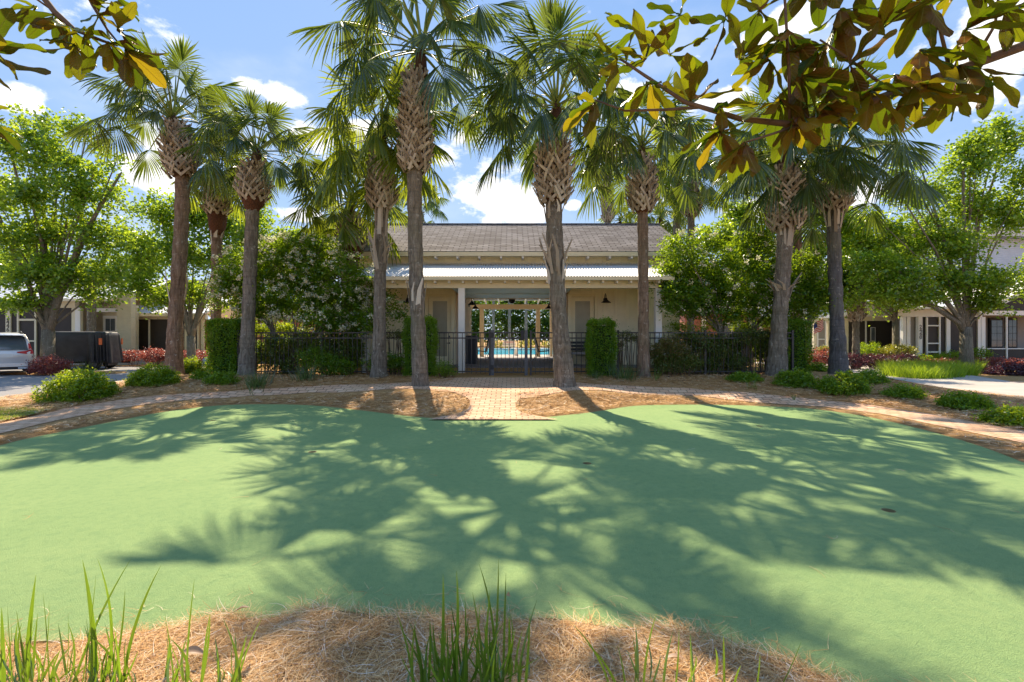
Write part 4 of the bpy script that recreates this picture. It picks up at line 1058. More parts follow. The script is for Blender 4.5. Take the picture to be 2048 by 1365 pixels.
w = h.box('window', 'white', 206, 232, 632, 664, 29.5, 29.59); h.box('pane', 'glass', 211, 219, 638, 662, 29.45, 29.49, w); h.box('pane', 'glass', 221, 229, 638, 662, 29.45, 29.49, w)
h.roof('roof', 'metal_roof', -40, -22.9, D-0.6, hz(601, D)-0.05, 33.5, 5.6, 0.08); h.seam('metal_roof', -40, -22.9, D-0.6, hz(601, D)+.03, 33.5, 5.68)
h.roof('roof', 'metal_roof', -40, -22.9, 38.5, 4.0, 33.5, 5.6, 0.08)
h.wbox('gutter', 'cream', -40, -22.9, D-0.72, D-0.61, hz(601, D)-0.10, hz(601, D)+0.04)
# second left house
D = 30.5
h = House('beige house with a dark screened porch behind the row of red shrubs', 330, D, 8)
h.wbox('foundation', 'concrete', hx(258, D), hx(413, D), D, 38, 0, 0.35)
h.box('wall', 'lap', 262, 411, 560, 728, D+3.2, D+3.4)
h.box('porch_beam', 'cream', 262, 411, 631, 639, D, D+0.25)
for a, b in ((261, 264), (369, 374), (375.5, 379), (394, 397), (402, 407)): h.box('porch_post', 'cream', a, b, 639.3, 722, D, D+0.15)
h.box('mullion', 'white', 296.5, 299, 639.3, 722, D, D+0.08)
for a, b in ((264.3, 296.2), (299.3, 368.7), (379.3, 393.7)): h.box('screen_panel', 'screen', a, b, 639.3, 722, D+0.06, D+0.08)
h.box('side_wall', 'brick_wall', 407.5, 422, 640, 722, D+0.2, D+0.4)
w = h.box('window', 'screen_light', 316, 330, 650, 700, D+3.1, D+3.18)
h.roof('roof', 'metal_roof', hx(255, D), hx(418, D), D-0.6, hz(631, D), D+4.5, hz(631, D)+1.9, 0.1); h.roof('roof', 'metal_roof', hx(255, D), hx(418, D), D+9, hz(631, D), D+4.5, hz(631, D)+1.9, 0.1)
h.wbox('fascia', 'cream', hx(255, D), hx(418, D), D-0.66, D-0.61, hz(631, D)-0.1, hz(631, D)+0.1)
h.box('screen_door', 'white', 385.5, 387, 645, 718, D-0.03, D+0.02)
# right house, number 2440
D = 27.0
h = House('grey house with white trim and the number 2440, behind the large right-hand maple', 1900, D, 8)
XR = 36.0
h.wbox('foundation', 'concrete', hx(1800, D), XR, D, 36, 0.0, 0.42)
h.box('wall', 'screen_light', 1806, 2200, 615, 722, D+2.2, D+2.4)
h.box('porch_beam', 'white', 1795, 1965, 618, 634, D, D+0.25)
h.box('porch_beam', 'white', 1968, 2300, 622, 631, D-0.02, D+0.25)
for a, b in ((1806, 1812), (1814, 1821), (1837, 1845), (1893, 1901), (1956, 1962), (1963, 1971)): h.box('porch_post', 'white', a, b, 634.3, 722, D, D+0.2)
h.box('mullion', 'white', 2013, 2015.5, 631.3, 718, D, D+0.07)
h.box('screen_panel', 'screen_light', 1821.3, 1836.7, 634.3, 718, D+0.25, D+0.3)
h.box('screen_panel', 'screen', 1845.3, 1853, 634.3, 720, D+0.08, D+0.1); h.box('screen_panel', 'screen', 1882, 1892.7, 634.3, 720, D+0.08, D+0.1); h.box('screen_panel', 'screen', 1901.3, 1955.7, 634.3, 718, D+0.08, D+0.1)
h.box('screen_panel', 'screen', 1971.3, 2012.7, 699, 718, D+0.05, D+0.07); h.box('screen_panel', 'screen', 2015.8, 2200, 699, 718, D+0.05, D+0.07); h.box('sill', 'white', 1971.3, 2200, 697, 698.8, D+0.02, D+0.1)
dr = h.box('screen_door', 'screen', 1855, 1880, 635, 722, D+0.06, D+0.08)
for a, b, c, e in ((1853, 1856, 634.5, 722), (1878.5, 1881.5, 634.5, 722), (1856.2, 1878.3, 650.5, 653), (1856.2, 1878.3, 686, 688.5), (1856.2, 1878.3, 703, 706)): h.box('frame', 'white', a, b, c, e, D-0.03, D+0.05, dr)
for i, c in enumerate('2440'): text_mesh('house_number', c, 0.30, M['dark_number'], h.r, (hx(1841, D)-h.O[0], -0.02, hz(654.5+i*7.0, D)))
for a, b in ((1983, 2005), (2017, 2033)):
    w = h.box('window', 'black', a-3, b+2, 636, 697, D+2.05, D+2.19)
    for i in range(2):
        for j in range(4):
            pw = (b-a)/2; h.box('pane', 'glass', a+i*pw+0.4, a+(i+1)*pw-0.4, 641+j*13.4, 641+(j+1)*13.4-0.8, D+2.0, D+2.04, w)
# gable end on the right
m = MB(); gx0, gx1 = hx(1960, D)-h.O[0], hx(2230, D)-h.O[0]; mid = (gx0+gx1)/2
m.prism([(gx0+.3, hz(622, D)), (gx1-.3, hz(622, D)), (mid, hz(566, D))], 0.02, 0.22); m.build('gable_wall', M['screen'], h.r)
m = MB(); t_ = 0.26
m.add([(gx0-.5, -0.5, hz(633, D)), (mid, -0.5, hz(560, D)), (mid, 6, hz(560, D)), (gx0-.5, 6, hz(633, D)), (gx0-.5, -0.5, hz(633, D)+t_), (mid, -0.5, hz(560, D)+t_), (mid, 6, hz(560, D)+t_), (gx0-.5, 6, hz(633, D)+t_)], [(0,3,2,1),(4,5,6,7),(0,1,5,4),(1,2,6,5),(2,3,7,6),(3,0,4,7)])
m.add([(gx1+.5, -0.5, hz(633, D)), (mid+.002, -0.5, hz(560, D)), (mid+.002, 6, hz(560, D)), (gx1+.5, 6, hz(633, D)), (gx1+.5, -0.5, hz(633, D)+t_), (mid+.002, -0.5, hz(560, D)+t_), (mid+.002, 6, hz(560, D)+t_), (gx1+.5, 6, hz(633, D)+t_)], [(0,1,2,3),(7,6,5,4),(4,5,1,0),(5,6,2,1),(6,7,3,2),(7,4,0,3)])
m.build('gable_roof', M['white'], h.r)
h.roof('porch_roof', 'metal_roof', hx(1790, D), hx(1965, D), D-0.5, hz(618, D), D+3.8, hz(618, D)+1.0, 0.08)
h.wbox('gutter', 'white', hx(1790, D), hx(1965, D), D-0.62, D-0.51, hz(618, D)-0.05, hz(618, D)+0.08)
# upper storey
h.wbox('upper_wall', 'lap_blue', hx(1925, 32), XR+4, 31.5, 38, 4.0, hz(478, 31.5))
w = h.box('window', 'white', 1940, 1968, 540, 575, 31.38, 31.49); h.box('pane', 'glass', 1943, 1953, 544, 572, 31.33, 31.37, w); h.box('pane', 'glass', 1955, 1965, 544, 572, 31.33, 31.37, w)
h.roof('main_roof', 'shingle', hx(1915, 31), XR+5, 30.9, hz(478, 31), 35, hz(478, 31)+1.6, 0.14); h.roof('main_roof', 'shingle', hx(1915, 31), XR+5, 39.2, hz(478, 31), 35, hz(478, 31)+1.6, 0.14)
# further right-hand house with a balcony
D = 30.0
h = House('cream and blue house with a gabled porch and balcony, just right of the slate-trunked palm', 1720, D, 8)
h.wbox('foundation', 'concrete', hx(1600, D), hx(1800, D), D, 38, 0.0, 0.35)
h.box('wall', 'lap_grey', 1600, 1800, 600, 722, D+2.6, D+2.8)
h.box('porch_beam', 'cream', 1690, 1802, 634, 642, D, D+0.2)
for a, b in ((1690, 1697), (1793, 1799), (1628, 1633), (1655, 1659)): h.box('porch_post', 'cream', a, b, 642.3, 722, D, D+0.2)
h.box('porch_beam', 'cream', 1620, 1689, 636, 642, D, D+0.2)
for a, b in ((1697.3, 1731), (1734, 1792.7)): h.box('screen_panel', 'screen', a, b, 642.3, 720, D+0.06, D+0.08)
h.box('mullion', 'white', 1731.4, 1733.4, 642.3, 720, D, D+0.06)
dr = h.box('screen_door', 'screen_light', 1636, 1652, 645, 720, D+0.02, D+0.05)
for a, b, c, e in ((1634.5, 1637, 643, 721), (1650.5, 1653, 643, 721), (1637.2, 1650.3, 678, 680)): h.box('frame', 'white', a, b, c, e, D-0.04, D+0.01, dr)
w = h.box('window', 'white', 1742, 1751, 655, 683, D-0.0, D+0.05); h.box('pane', 'glass', 1743, 1750, 656, 682, D-0.03, D-0.005, w)
m = MB(); ga, gb = hx(1680, D)-h.O[0], hx(1815, D)-h.O[0]; gm = (ga+gb)/2
m.prism([(ga, hz(634, D)), (gb, hz(634, D)), (gm, hz(607, D))], -0.2, 0.1); m.build('gable_wall', M['white'], h.r)
m = MB(); m.prism([(ga-.4, hz(636, D)), (ga-.4, hz(628, D)), (gm, hz(599, D)), (gb+.4, hz(628, D)), (gb+.4, hz(636, D)), (gm, hz(607, D)+.02)], -0.6, 4); m.build('porch_roof', M['white'], h.r)
h.wbox('upper_wall', 'lap_blue', hx(1610, 33), hx(1820, 33), 33.0, 39, 3.2, hz(545, 33))
for a in (1664, 1696, 1726, 1780): w = h.box('window', 'white', a, a+18, 575, 612, 32.9, 32.98); h.box('pane', 'glass', a+2, a+16, 578, 609, 32.85, 32.89, w)
m = MB(); 
for i in range(40): x = hx(1630, 31)+i*0.18-h.O[0]; m.box(x, x+.03, 0.9, 0.93, hz(617, 31), hz(603, 31))
m.box(hx(1625, 31)-h.O[0], hx(1850, 31)-h.O[0], .88, .96, hz(603, 31), hz(601, 31)); m.build('balcony_railing', M['lap_blue'], h.r)
m = MB(); xa, xb = hx(1600, 32)-h.O[0], hx(1830, 32)-h.O[0]; n_ = 3
for i in range(n_):
    a = xa+(xb-xa)*i/n_; b = xa+(xb-xa)*(i+1)/n_-0.01; c = (a+b)/2
    m.prism([(a, hz(545, 32)), (b, hz(545, 32)), (c, hz(505, 32))], 2.2, 9)
m.build('main_roof', M['white'], h.r)
# brick house glimpsed behind the pavilion shrubs, both sides
D = 44.0
h = House('low red brick house glimpsed behind the left-hand flowering shrub', 560, D, 6)
h.box('wall', 'brick_wall', 455, 690, 636, 712, D, D+6); w = h.box('window', 'white', 520, 545, 646, 672, D-.08, D-.01); h.box('pane', 'glass', 523, 542, 649, 669, D-.12, D-.085, w)
h.roof('roof', 'shingle', hx(445, D), hx(700, D), D-.6, hz(640, D), D+3, hz(640, D)+1.2); h.roof('roof', 'shingle', hx(445, D), hx(700, D), D+6.6, hz(640, D), D+3, hz(640, D)+1.2)
h = House('red brick house with cream pillars glimpsed behind the right-hand fence shrubs', 1480, D, 6)
h.box('wall', 'brick_wall', 1370, 1600, 620, 712, D, D+6)
for a in (1405, 1520, 1570): h.box('pillar', 'cream', a, a+7, 630, 712, D-1, D-.8)
w = h.box('window', 'white', 1440, 1465, 645, 675, D-.08, D-.01); h.box('pane', 'glass', 1443, 1462, 648, 672, D-.12, D-.085, w)
h.roof('roof', 'shingle', hx(1360, D), hx(1610, D), D-1.4, hz(630, D), D+3, hz(630, D)+1.4); h.roof('roof', 'shingle', hx(1360, D), hx(1610, D), D+6.6, hz(630, D), D+3, hz(630, D)+1.4)
# ------------------------------------------------------------------ flag
fp = P(1640, 655, 25.5); r = empty('flag', fp, 'American flag on a short slanted pole beside the right-hand clipped hedge', 'flag')
m = MB(); m.tube([(-0.30, 0.6, -0.7), (0.18, 0.0, 0.58)], [0.02, 0.015], 8); m.build('pole', M['white'], r)
V = []; n1, n2 = 14, 13
def fl(u, v): return (0.16+0.06*v + 0.60*u, 0.05*sin(u*9+v*2), 0.50 - v*0.55 + u*0.42 + 0.04*sin(u*7))
for j in range(n2):
    V = []
    for i in range(n1+1):
        for k in (j, j+1): V.append(fl(-i/n1*0.9, k/n2))
    Fq = [(2*i, 2*i+1, 2*i+3, 2*i+2) for i in range(n1)]
    if j < 7: Fq = Fq[:8]
    mesh_obj('stripe', V, Fq, M['cloth_red' if j % 2 == 0 else 'cloth_white'], r)
V = [fl(-8/n1*0.9 - a*(6/n1*0.9)/6, b*7/13/5) for a in range(7) for b in range(6)]
mesh_obj('canton', V, [(a*6+b, a*6+b+1, (a+1)*6+b+1, (a+1)*6+b) for a in range(6) for b in range(5)], M['cloth_blue'], r)
# ------------------------------------------------------------------ covered trailer
def trailer():
    d = 23.6; hw = 1.2; r = empty('covered_trailer', (-21.39, 24.17, 0.03), 'trailer under a black cover with orange reflectors, parked in front of the beige house', 'trailer', None, radians(18.5))
    rs = np.random.RandomState(5); V = []; n = 240; zt = hz(664, d)-.03; dep = 1.0
    # rounded-rectangle plan ring
    ring = []
    for k in range(n):
        a = 2*pi*k/n; c, s_ = cos(a), sin(a); e = 0.28
        ring.append((np.sign(c)*abs(c)**e*hw, np.sign(s_)*abs(s_)**e*dep))
    zs_ = [0.30, 0.42, 0.7, 1.0, 1.3, 1.6, zt-0.16, zt-0.05, zt, zt+0.02]
    for i, z in enumerate(zs_):
        u = 1 - (z-0.3)/(zt-0.3)
        for k, (x, y) in enumerate(ring):
            f = 0.11*sin(k*0.62+1.5*sin(k*.13))*u + 0.05*sin(k*1.17+2*sin(k*.2))*(u**.7)
            ins = 0.0 if z < zt-0.1 else (0.04 if z < zt-.01 else (0.10 if z < zt+.01 else 0.6))
            zz = z - (0.0 if i > 0 else -0.12*abs(sin(k*0.08)) )
            nn = np.array((x/hw, y/dep)); nn /= np.linalg.norm(nn)
            V.append((x + nn[0]*(f-ins+0.05*u), y + nn[1]*(f-ins+0.05*u), zz))
    Fc = [(i*n+k, i*n+(k+1) % n, (i+1)*n+(k+1) % n, (i+1)*n+k) for i in range(len(zs_)-1) for k in range(n)] + [tuple((len(zs_)-1)*n+k for k in range(n))]
    t = NT('black_cover_fabric'); v = t.pos(); nz = t.noise(3, 4, .6, v); t.bsdf(t.ramp(nz, [(0.3, (0.020, 0.020, 0.024)), (0.7, (0.040, 0.041, 0.050))]), 0.5, t.bump(t.noise(6, 3, .5, v), 0.3, .05), 0, .4)
    mesh_obj('cover', V, Fc, t.m, r, True)
    za, zb_ = hz(690, d)-.03, hz(677, d)-.03
    m = MB(); m.box(hw-.17, hw-.05, -dep-.07, -dep-.03, za, zb_); m.build('reflector', M['orange'], r)
    m = MB(); m.box(hw+.03, hw+.07, dep-.2, dep-.08, za, zb_); m.build('reflector', M['orange'], r)
    for y in (-0.85, 0.85):
        x = hw-.45; c = 0.3; m = MB(); m.tube([(x, y-0.1, c), (x, y+0.1, c)], [0.30, 0.30], 20); wh = m.build('wheel', M['rubber'], r, False)
        m = MB(); m.tube([(x, y-0.115, c), (x, y-0.101, c)], [0.15, 0.17], 14); m.build('rim', M['gatepost'], wh)
    m = MB(); m.box(-hw+.1, hw-.1, -0.8, 0.8, 0.33, 0.42); m.box(hw-.1, hw-.02, -.5, .5, 0.18, 0.5); m.build('chassis', M['black'], r)
    m = MB(); m.tube([(hw-.12, -0.5, 0.5), (hw-.12, -0.5, 0.02)], [0.03, 0.03], 8); m.build('jack', M['black'], r)
trailer()
# ------------------------------------------------------------------ silver suv
def suv(name, label, loc, rz, paint, plate=None, scale=1.0):
    r = empty(name, loc, label, 'car', None, rz); r.scale = (scale,)*3
    # y = length (rear at 0, nose at 4.9), x = width, z up ; body lofted in stations
    st = [(-0.02, .78, .42, .74, .95, .80), (0.06, .90, .30, .92, 1.06, .86), (0.25, .95, .26, .96, 1.10, .88), (0.9, .965, .26, .97, 1.10, .90), (2.0, .965, .25, .97, 1.07, .90), (3.2, .965, .25, .97, 1.05, .90), (3.9, .96, .25, .95, 1.03, .84), (4.55, .90, .27, .88, .95, .74), (4.85, .74, .34, .72, .84, .60)]
    V = []; 
    for y, w, z0, wz, zt, wt in st:
        ring = [(-w*0.9, z0), (-w, z0+.12), (-w*1.0, .60), (-wz, .80), (-wt*1.02, zt-.03), (-wt*.92, zt), (wt*.92, zt), (wt*1.02, zt-.03), (wz, .80), (w*1.0, .60), (w, z0+.12), (w*0.9, z0)]
        V += [(x, y, z) for x, z in ring]
    n = 12; Fc = [(i*n+k, i*n+(k+1) % n, (i+1)*n+(k+1) % n, (i+1)*n+k) for i in range(len(st)-1) for k in range(n)] + [tuple(range(n-1, -1, -1)), tuple((len(st)-1)*n+k for k in range(n))]
    body = mesh_obj('body', V, Fc, paint, r, True)
    # cabin: glasshouse
    cab = [(0.02, .82, 1.02, .80, 1.06), (0.40, .83, 1.08, .70, 1.62), (0.75, .84, 1.08, .68, 1.72), (1.9, .85, 1.07, .68, 1.76), (2.8, .84, 1.05, .66, 1.70), (3.75, .80, 1.02, .74, 1.06)]
    V = []
    for y, wb, zb, wt, zt in cab:
        V += [(-wb, y, zb), (-wt-.02, y, zt-.06), (-wt*.8, y, zt), (wt*.8, y, zt), (wt+.02, y, zt-.06), (wb, y, zb)]
    n = 6; Fc = [(i*n+k, i*n+k+1, (i+1)*n+k+1, (i+1)*n+k) for i in range(len(cab)-1) for k in range(n-1)]
    mesh_obj('glasshouse', V, Fc, M['glass'], r, True)
    m = MB()   # roof skin and pillars
    V = []; rf = [(0.22, .66, 1.66), (0.6, .67, 1.735), (1.9, .67, 1.79), (2.9, .63, 1.71)]
    for y, w, z in rf: V += [(-w-.04, y, z-.07), (-w*.8, y, z), (w*.8, y, z), (w+.04, y, z-.07)]
    m.add(V, [(i*4+k, i*4+k+1, i*4+k+5, i*4+k+4) for i in range(3) for k in range(3)]); m.add([(x, y, z-.02) for x, y, z in V], [(i*4+k+4, i*4+k+5, i*4+k+1, i*4+k) for i in range(3) for k in range(3)])
    for sx in (-1, 1):
        m.tube([(sx*.83, .03, 1.04), (sx*.76, .30, 1.45), (sx*.70, .42, 1.64)], [.05, .05, .04], 6); m.tube([(sx*.845, 1.0, 1.07), (sx*.71, 1.05, 1.70)], [.035, .03], 6); m.tube([(sx*.85, 2.1, 1.07), (sx*.71, 2.05, 1.73)], [.035, .03], 6); m.tube([(sx*.80, 3.7, 1.06), (sx*.68, 2.85, 1.66)], [.04, .03], 6)
    m.build('roof', paint, r, True)
    m = MB(); m.prism_x([(0.10, 1.655), (0.32, 1.70), (0.32, 1.66), (0.12, 1.63)], -.66, .66); m.build('spoiler', paint, r)
    for sx in (-1, 1): m = MB(); m.tube([(sx*.62, .5, 1.76), (sx*.63, 1.5, 1.83), (sx*.61, 2.6, 1.78)], [.018]*3, 6); m.build('roof_rail', M['black'], r)
    for sx in (-1, 1):
        m = MB(); m.add([(sx*.70, -.035, .88), (sx*.94, .02, .88), (sx*.94, .10, .96), (sx*.90, .06, 1.06), (sx*.84, .02, 1.30), (sx*.78, .10, 1.32), (sx*.80, -.01, 1.02), (sx*.45, -.045, .97), (sx*.45, -.045, .93),
                      (sx*.70, .05, .88), (sx*.84, .12, .88)], [(0, 1, 3, 6), (1, 2, 3), (6, 3, 4, 5), (0, 6, 7, 8)]); m.build('taillight', M['red'], r)
    m = MB(); m.box(-.34, .34, -.045, -.022, .74, .89); pl = m.build('number_plate', M['white'], r)
    m = MB(); m.box(-.78, .78, -.06, .02, .36, .50); m.build('bumper', M['white'] if False else paint, r)
    m = MB(); m.box(-.84, .84, -.045, .06, .24, .355); m.build('lower_bumper', M['black'], r)
    for sx in (-1, 1): m = MB(); m.box(sx*.62-.14, sx*.62+.14, -.08, -.046, .27, .33); m.build('exhaust_trim', M['metal_roof'], r)
    for sx in (-1, 1):
        for y in (.95, 3.95):
            m = MB(); m.tube([(sx*.78, y, .37), (sx*.82, y, .37), (sx*.97, y, .37), (sx*.985, y, .37)], [.33, .37, .37, .33], 24); wh = m.build('wheel', M['rubber'], r, True)
            m = MB(); m.lathe([(0.02, 0)], (0,0,0), 3) if False else None
            m = MB(); m.tube([(sx*.96, y, .37), (sx*.99, y, .37)], [.24, .22], 18); m.build('rim', M['metal_roof'], wh)
            m = MB(); V = [(sx*.968, y+.43*cos(pi*k/10), .37+.43*sin(pi*k/10)) for k in range(11)] + [(sx*.972, y+.38*cos(pi*k/10), .37+.38*sin(pi*k/10)) for k in range(11)]
            m.add(V, [(k, k+1, 12+k, 11+k) for k in range(10)]); m.build('wheel_arch', M['black'], r)
    return r
t = NT('silver_car_paint'); v = t.pos(); t.bsdf((0.74, 0.73, 0.71), 0.28, None, 0.2, 0.5, Coat_Weight=0.8, Coat_Roughness=0.05)
silver = t.m
cp = hx(33, 19.2); suv('silver_suv', 'silver car at the left edge, its rear and red tail lights towards the camera', (hx(2, 19.6), 19.6, 0.035), radians(48), silver)
pl = [o for o in bpy.data.objects if o.name.startswith('number_plate')][0]
t = NT('teal_car_paint'); t.bsdf((0.10, 0.17, 0.17), 0.3, None, 0.3, 0.5, Coat_Weight=0.8)
suv('teal_car', 'dark teal car mostly hidden behind the left-hand clipped hedge', (hx(556, 22), 22.0, 0.03), radians(78), t.m, None, 0.74)
SKY_S = 0.13; EXPO = 1.03; CLOUD = 5.2; SKY_T = (1.0, 1.0, 1.0); SKY_LO = (.64, .79, .98); SKY_MID = (.40, .61, .97); SKY_HI = (.24, .46, .90)
# ------------------------------------------------------------------ palms (d = distance in metres)
p1 = palm('tallest palm, left of the brick entrance, with a long lattice of cut leaf bases', (841,785), 12.2, [(838,700),(834,600),(831,500),(829,400),(830,250),(833,150)], .215, .175, (338,150), .34, (842,92), 2.75, 'A', 0.4, 'bark_grey', tilt=(0, -.18),
     dead=0, rags=((585, 45, 6, .10),))
palm('leaning palm with a thick foot, right of the brick entrance', (1130,783), 12.2, [(1124,700),(1116,600),(1110,500),(1107,400),(1108,300),(1112,260)], .285, .20, (402,262), .40, (1113,206), 2.35, 'F', 2.1, 'bark_grey',
     rags=((510, 60, 14, .20), (545, 50, 8, .08), (418, 40, 5, .12)))
palm('palm with a ragged V of split sheaths halfway up, just left of the tallest palm', (758,757), 13.6, [(759,650),(760,560),(761,480),(763,400),(765,300)], .26, .165, (412,300), .34, (765,270), 2.3, 'C', 1.2, 'bark_grey',
     rags=((500, 70, 12, .22), (430, 90, 10, .06)))
palm('slim palm with reddish fibre under its leaf bases, before the right end of the roof', (1287,755), 13.7, [(1287,700),(1287,600),(1286,500),(1285,420),(1284,330)], .20, .145, (418,320), .32, (1283,290), 2.15, 'D', 0.3, 'bark_brown', rags=((395, 40, 10, .14),), collar=(428,388))
palm('palm with a smooth grey trunk standing between the left clipped hedge and the flowering shrub', (494,752), 14.1, [(496,650),(500,550),(503,470),(506,400),(510,330)], .27, .175, (398,330), .38, (513,300), 1.95, 'D', 4.2, 'bark_grey', rags=((385, 30, 8, .16),), collar=(424,388))
palm('leftmost palm, shaggy with dead leaves under its crown, standing in the round azaleas', (348,742), 14.9, [(350,650),(357,550),(363,450),(366,350),(352,260)], .28, .20, (352,250), .44, (345,232), 2.35, 'B', 1.5, 'bark_brown', dead=0, rags=((575, 50, 3, .22),))
palm('palm with red-brown fibre below its leaf bases, behind the left clipped hedge', (432,728), 16.6, [(432,650),(433,560),(434,450),(434,375)], .22, .17, (426,372), .36, (432,345), 1.75, 'E', 2.9, 'bark_brown', rags=((470, 30, 6, .07),), collar=(472,424))
palm('bushy palm rising behind the left flowering shrub at the corner of the pavilion', (703,735), 16.4, [(703,600),(704,520),(703,430)], .24, .20, (495,432), .44, (700,400), 2.15, 'C', 4.0, 'bark_brown', rags=((505, 40, 9, .12),), collar=(528,484))
palm('palm with torn star-shaped leaf sheaths on its grey trunk, right of the overgrown fence', (1553,750), 14.0, [(1558,650),(1565,560),(1570,470),(1573,400),(1568,340)], .32, .20, (455,338), .44, (1568,300), 2.2, 'F', 0.9, 'bark_grey',
     rags=((572, 40, 12, .27), (465, 60, 12, .07)))
palm('palm with a dark slate trunk, rightmost of the row round the green', (1678,745), 14.4, [(1674,650),(1670,550),(1667,450),(1669,350)], .30, .185, (418,345), .42, (1672,310), 2.7, 'A', 3.0, 'bark_dark', rags=((430, 70, 9, .20),))
palm('palm just behind the star-sheathed palm on the right, brown trunk', (1594,738), 16.8, [(1593,600),(1592,500),(1590,420)], .24, .19, (430,360), .36, (1590,330), 1.9, 'D', 5.0, 'bark_brown')
BG = 'palms behind the pavilion'
def bgpalm(label, px, top, d, R, kind, rz, boot=None, mid=None, rm=.16, br=.30):
    palm(label, (px, 735), d, [(px, 600), (px+(mid or 0), (top[1]+700)/2), (top[0], top[1]+10)], .22, rm, boot or (top[1]+80, top[1]+12), br, (top[0], top[1]-12), R, kind, rz, 'bark_grey', BG)
bgpalm('distant tall thin palm rising behind the roof, the one right of the leaning palm', 1216, (1214, 338), 27.0, 2.0, 'E', 0.5, (440, 345), rm=.17, br=.25)
bgpalm('palm with a plain grey trunk behind the right end of the roof', 1352, (1355, 320), 23.0, 2.2, 'E', 1.9, (345, 330))
bgpalm('palm with a short collar of cut leaf bases, behind the right flowering shrub', 1381, (1383, 365), 21.5, 2.0, 'C', 3.3, (430, 368))
bgpalm('small palm just clearing the roof ridge between the leaning palm and the slim palm', 1240, (1240, 452), 28.0, 1.6, 'E', 0.1)
bgpalm('low palm showing above the right end of the roof ridge, behind the slim palm', 1325, (1322, 440), 27.0, 1.9, 'C', 2.1)
bgpalm('palm whose fan leaves stick out above the roof just right of the tallest palm', 835, (835, 415), 25.0, 1.7, 'D', 0.9)
bgpalm('small palm with drooping leaves behind the left flowering shrub', 645, (648, 500), 22.0, 1.5, 'E', 3.9)
bgpalm('small grey palm beside the left end of the pavilion roof', 690, (684, 470), 24.0, 1.4, 'D', 5.2)
bgpalm('slim palm with its crown lost in the left maple, in front of house 2446', 183, (184, 560), 27.0, 1.1, 'E', 3.0, (575, 566), rm=.20)
bgpalm('slim palm in front of the balcony house, crown lost in the maple leaves', 1712, (1712, 560), 24.5, 1.0, 'E', 4.4, (640, 566), rm=.15)
# the three trunks seen through the breezeway
for i, (px, lb) in enumerate(((987, 'left'), (1019, 'middle'), (1052, 'right'))):
    palm('%s of the three palms across the pool, seen through the breezeway' % lb, (px, 696), 52.0, [(px, 640), (px, 560)], .17, .16, (560, 540), .3, (px, 530), 2.4, 'E', i*1.3, 'bark_grey', 'palms across the pool')
# ------------------------------------------------------------------ trees
TG = 'street trees in front of the houses'
tree('maple_tree', 'large pale-barked maple with several spreading limbs at the left edge, beside the silver car', 'tree', 97, 21.0,
     [(20,300,60,50),(70,290,45,50),(120,330,60,55),(-20,380,70,60),(60,390,70,55),(160,400,60,55),(215,390,45,40),(20,470,80,55),(120,470,70,50),(200,470,60,50),(-30,540,70,50),(60,545,70,40),(150,550,70,45),(225,550,40,40),(45,610,45,22),(150,260,30,30),(-60,300,60,60),(230,330,22,25),(190,590,50,25),(190,340,28,26),(90,250,28,26),(40,245,16,26),(175,265,14,24),(110,285,20,26),(240,350,14,16),(205,310,14,20)],
     26000, .165, 'maple', .25, 660, TG, shell=.15, clump=.36, per=30, seed=1)
tree('maple_tree', 'bushy maple with a forked trunk behind the leftmost palm', 'tree', 382, 26.0,
     [(320,430,60,40),(390,430,60,50),(450,450,60,50),(290,500,60,45),(360,500,70,50),(440,520,60,50),(270,570,45,35),(330,590,60,35),(400,590,60,40),(470,560,40,50),(250,470,30,30),(500,460,45,50),(520,420,28,26)],
     22000, .18, 'maple', .22, 672, TG, shell=.15, clump=.44, per=30, seed=2)
tree('maple_tree', 'large spreading maple right of the palms, growing out of the bright grass bed', 'tree', 1932, 22.5,
     [(2010,290,50,50),(1940,330,60,50),(2060,350,60,60),(1850,390,50,50),(1930,420,80,60),(2020,430,70,60),(1800,390,30,30),(1780,460,50,45),(1860,480,70,50),(1925,500,50,50),(2085,520,40,45),(1740,530,50,40),(1810,550,70,45),(1900,560,70,45),(1990,570,70,40),(2060,560,40,40),(1760,590,45,30),(1840,600,50,25),(1970,610,50,20),(1960,280,26,26),(1925,290,16,24),(2000,255,20,26),(1790,345,14,22),(1745,430,18,16),(1840,330,12,18),(1820,350,22,24)],
     36000, .155, 'maple', .25, 655, TG, shell=.15, clump=.36, per=30, seed=3)
tree('maple_tree', 'smaller maple in front of the balcony house, left of the large right-hand maple', 'tree', 1790, 26.0,
     [(1730,490,40,35),(1700,540,30,30),(1790,520,50,40),(1740,580,40,30),(1790,600,50,28),(1700,460,32,40),(1690,600,16,16)],
     9000, .18, 'maple', .17, 640, TG, shell=.15, clump=.45, per=28, seed=4)
BGT = 'broadleaf trees behind the pool fence'
tree('broadleaf_tree', 'upright light-green tree behind the right flowering shrub, left of the star-sheathed palm', 'tree', 1490, 24.0,
     [(1480,430,40,40),(1450,480,40,40),(1520,480,50,45),(1490,540,60,50),(1400,480,22,28),(1545,430,28,30)], 11000, .17, 'maple', .2, 640, BGT, shell=.15, clump=.4, seed=5, stems=2)
tree('broadleaf_tree', 'light-green tree between the two rightmost palm trunks', 'tree', 1602, 24.5,
     [(1625,430,45,40),(1690,440,35,35),(1640,500,60,45),(1620,570,55,45),(1690,560,40,60),(1730,480,28,34),(1655,605,60,28)], 13000, .17, 'maple', .2, 640, BGT, shell=.15, clump=.42, seed=6, stems=2)
tree('broadleaf_tree', 'light-green tree above the left flowering shrub, between the smooth grey palm and the roof', 'tree', 560, 25.0,
     [(530,500,40,30),(575,480,32,30),(620,490,36,26),(560,530,60,30),(640,520,50,25),(500,470,28,40)], 9000, .17, 'maple', .2, 640, BGT, shell=.15, clump=.42, seed=7, stems=2)
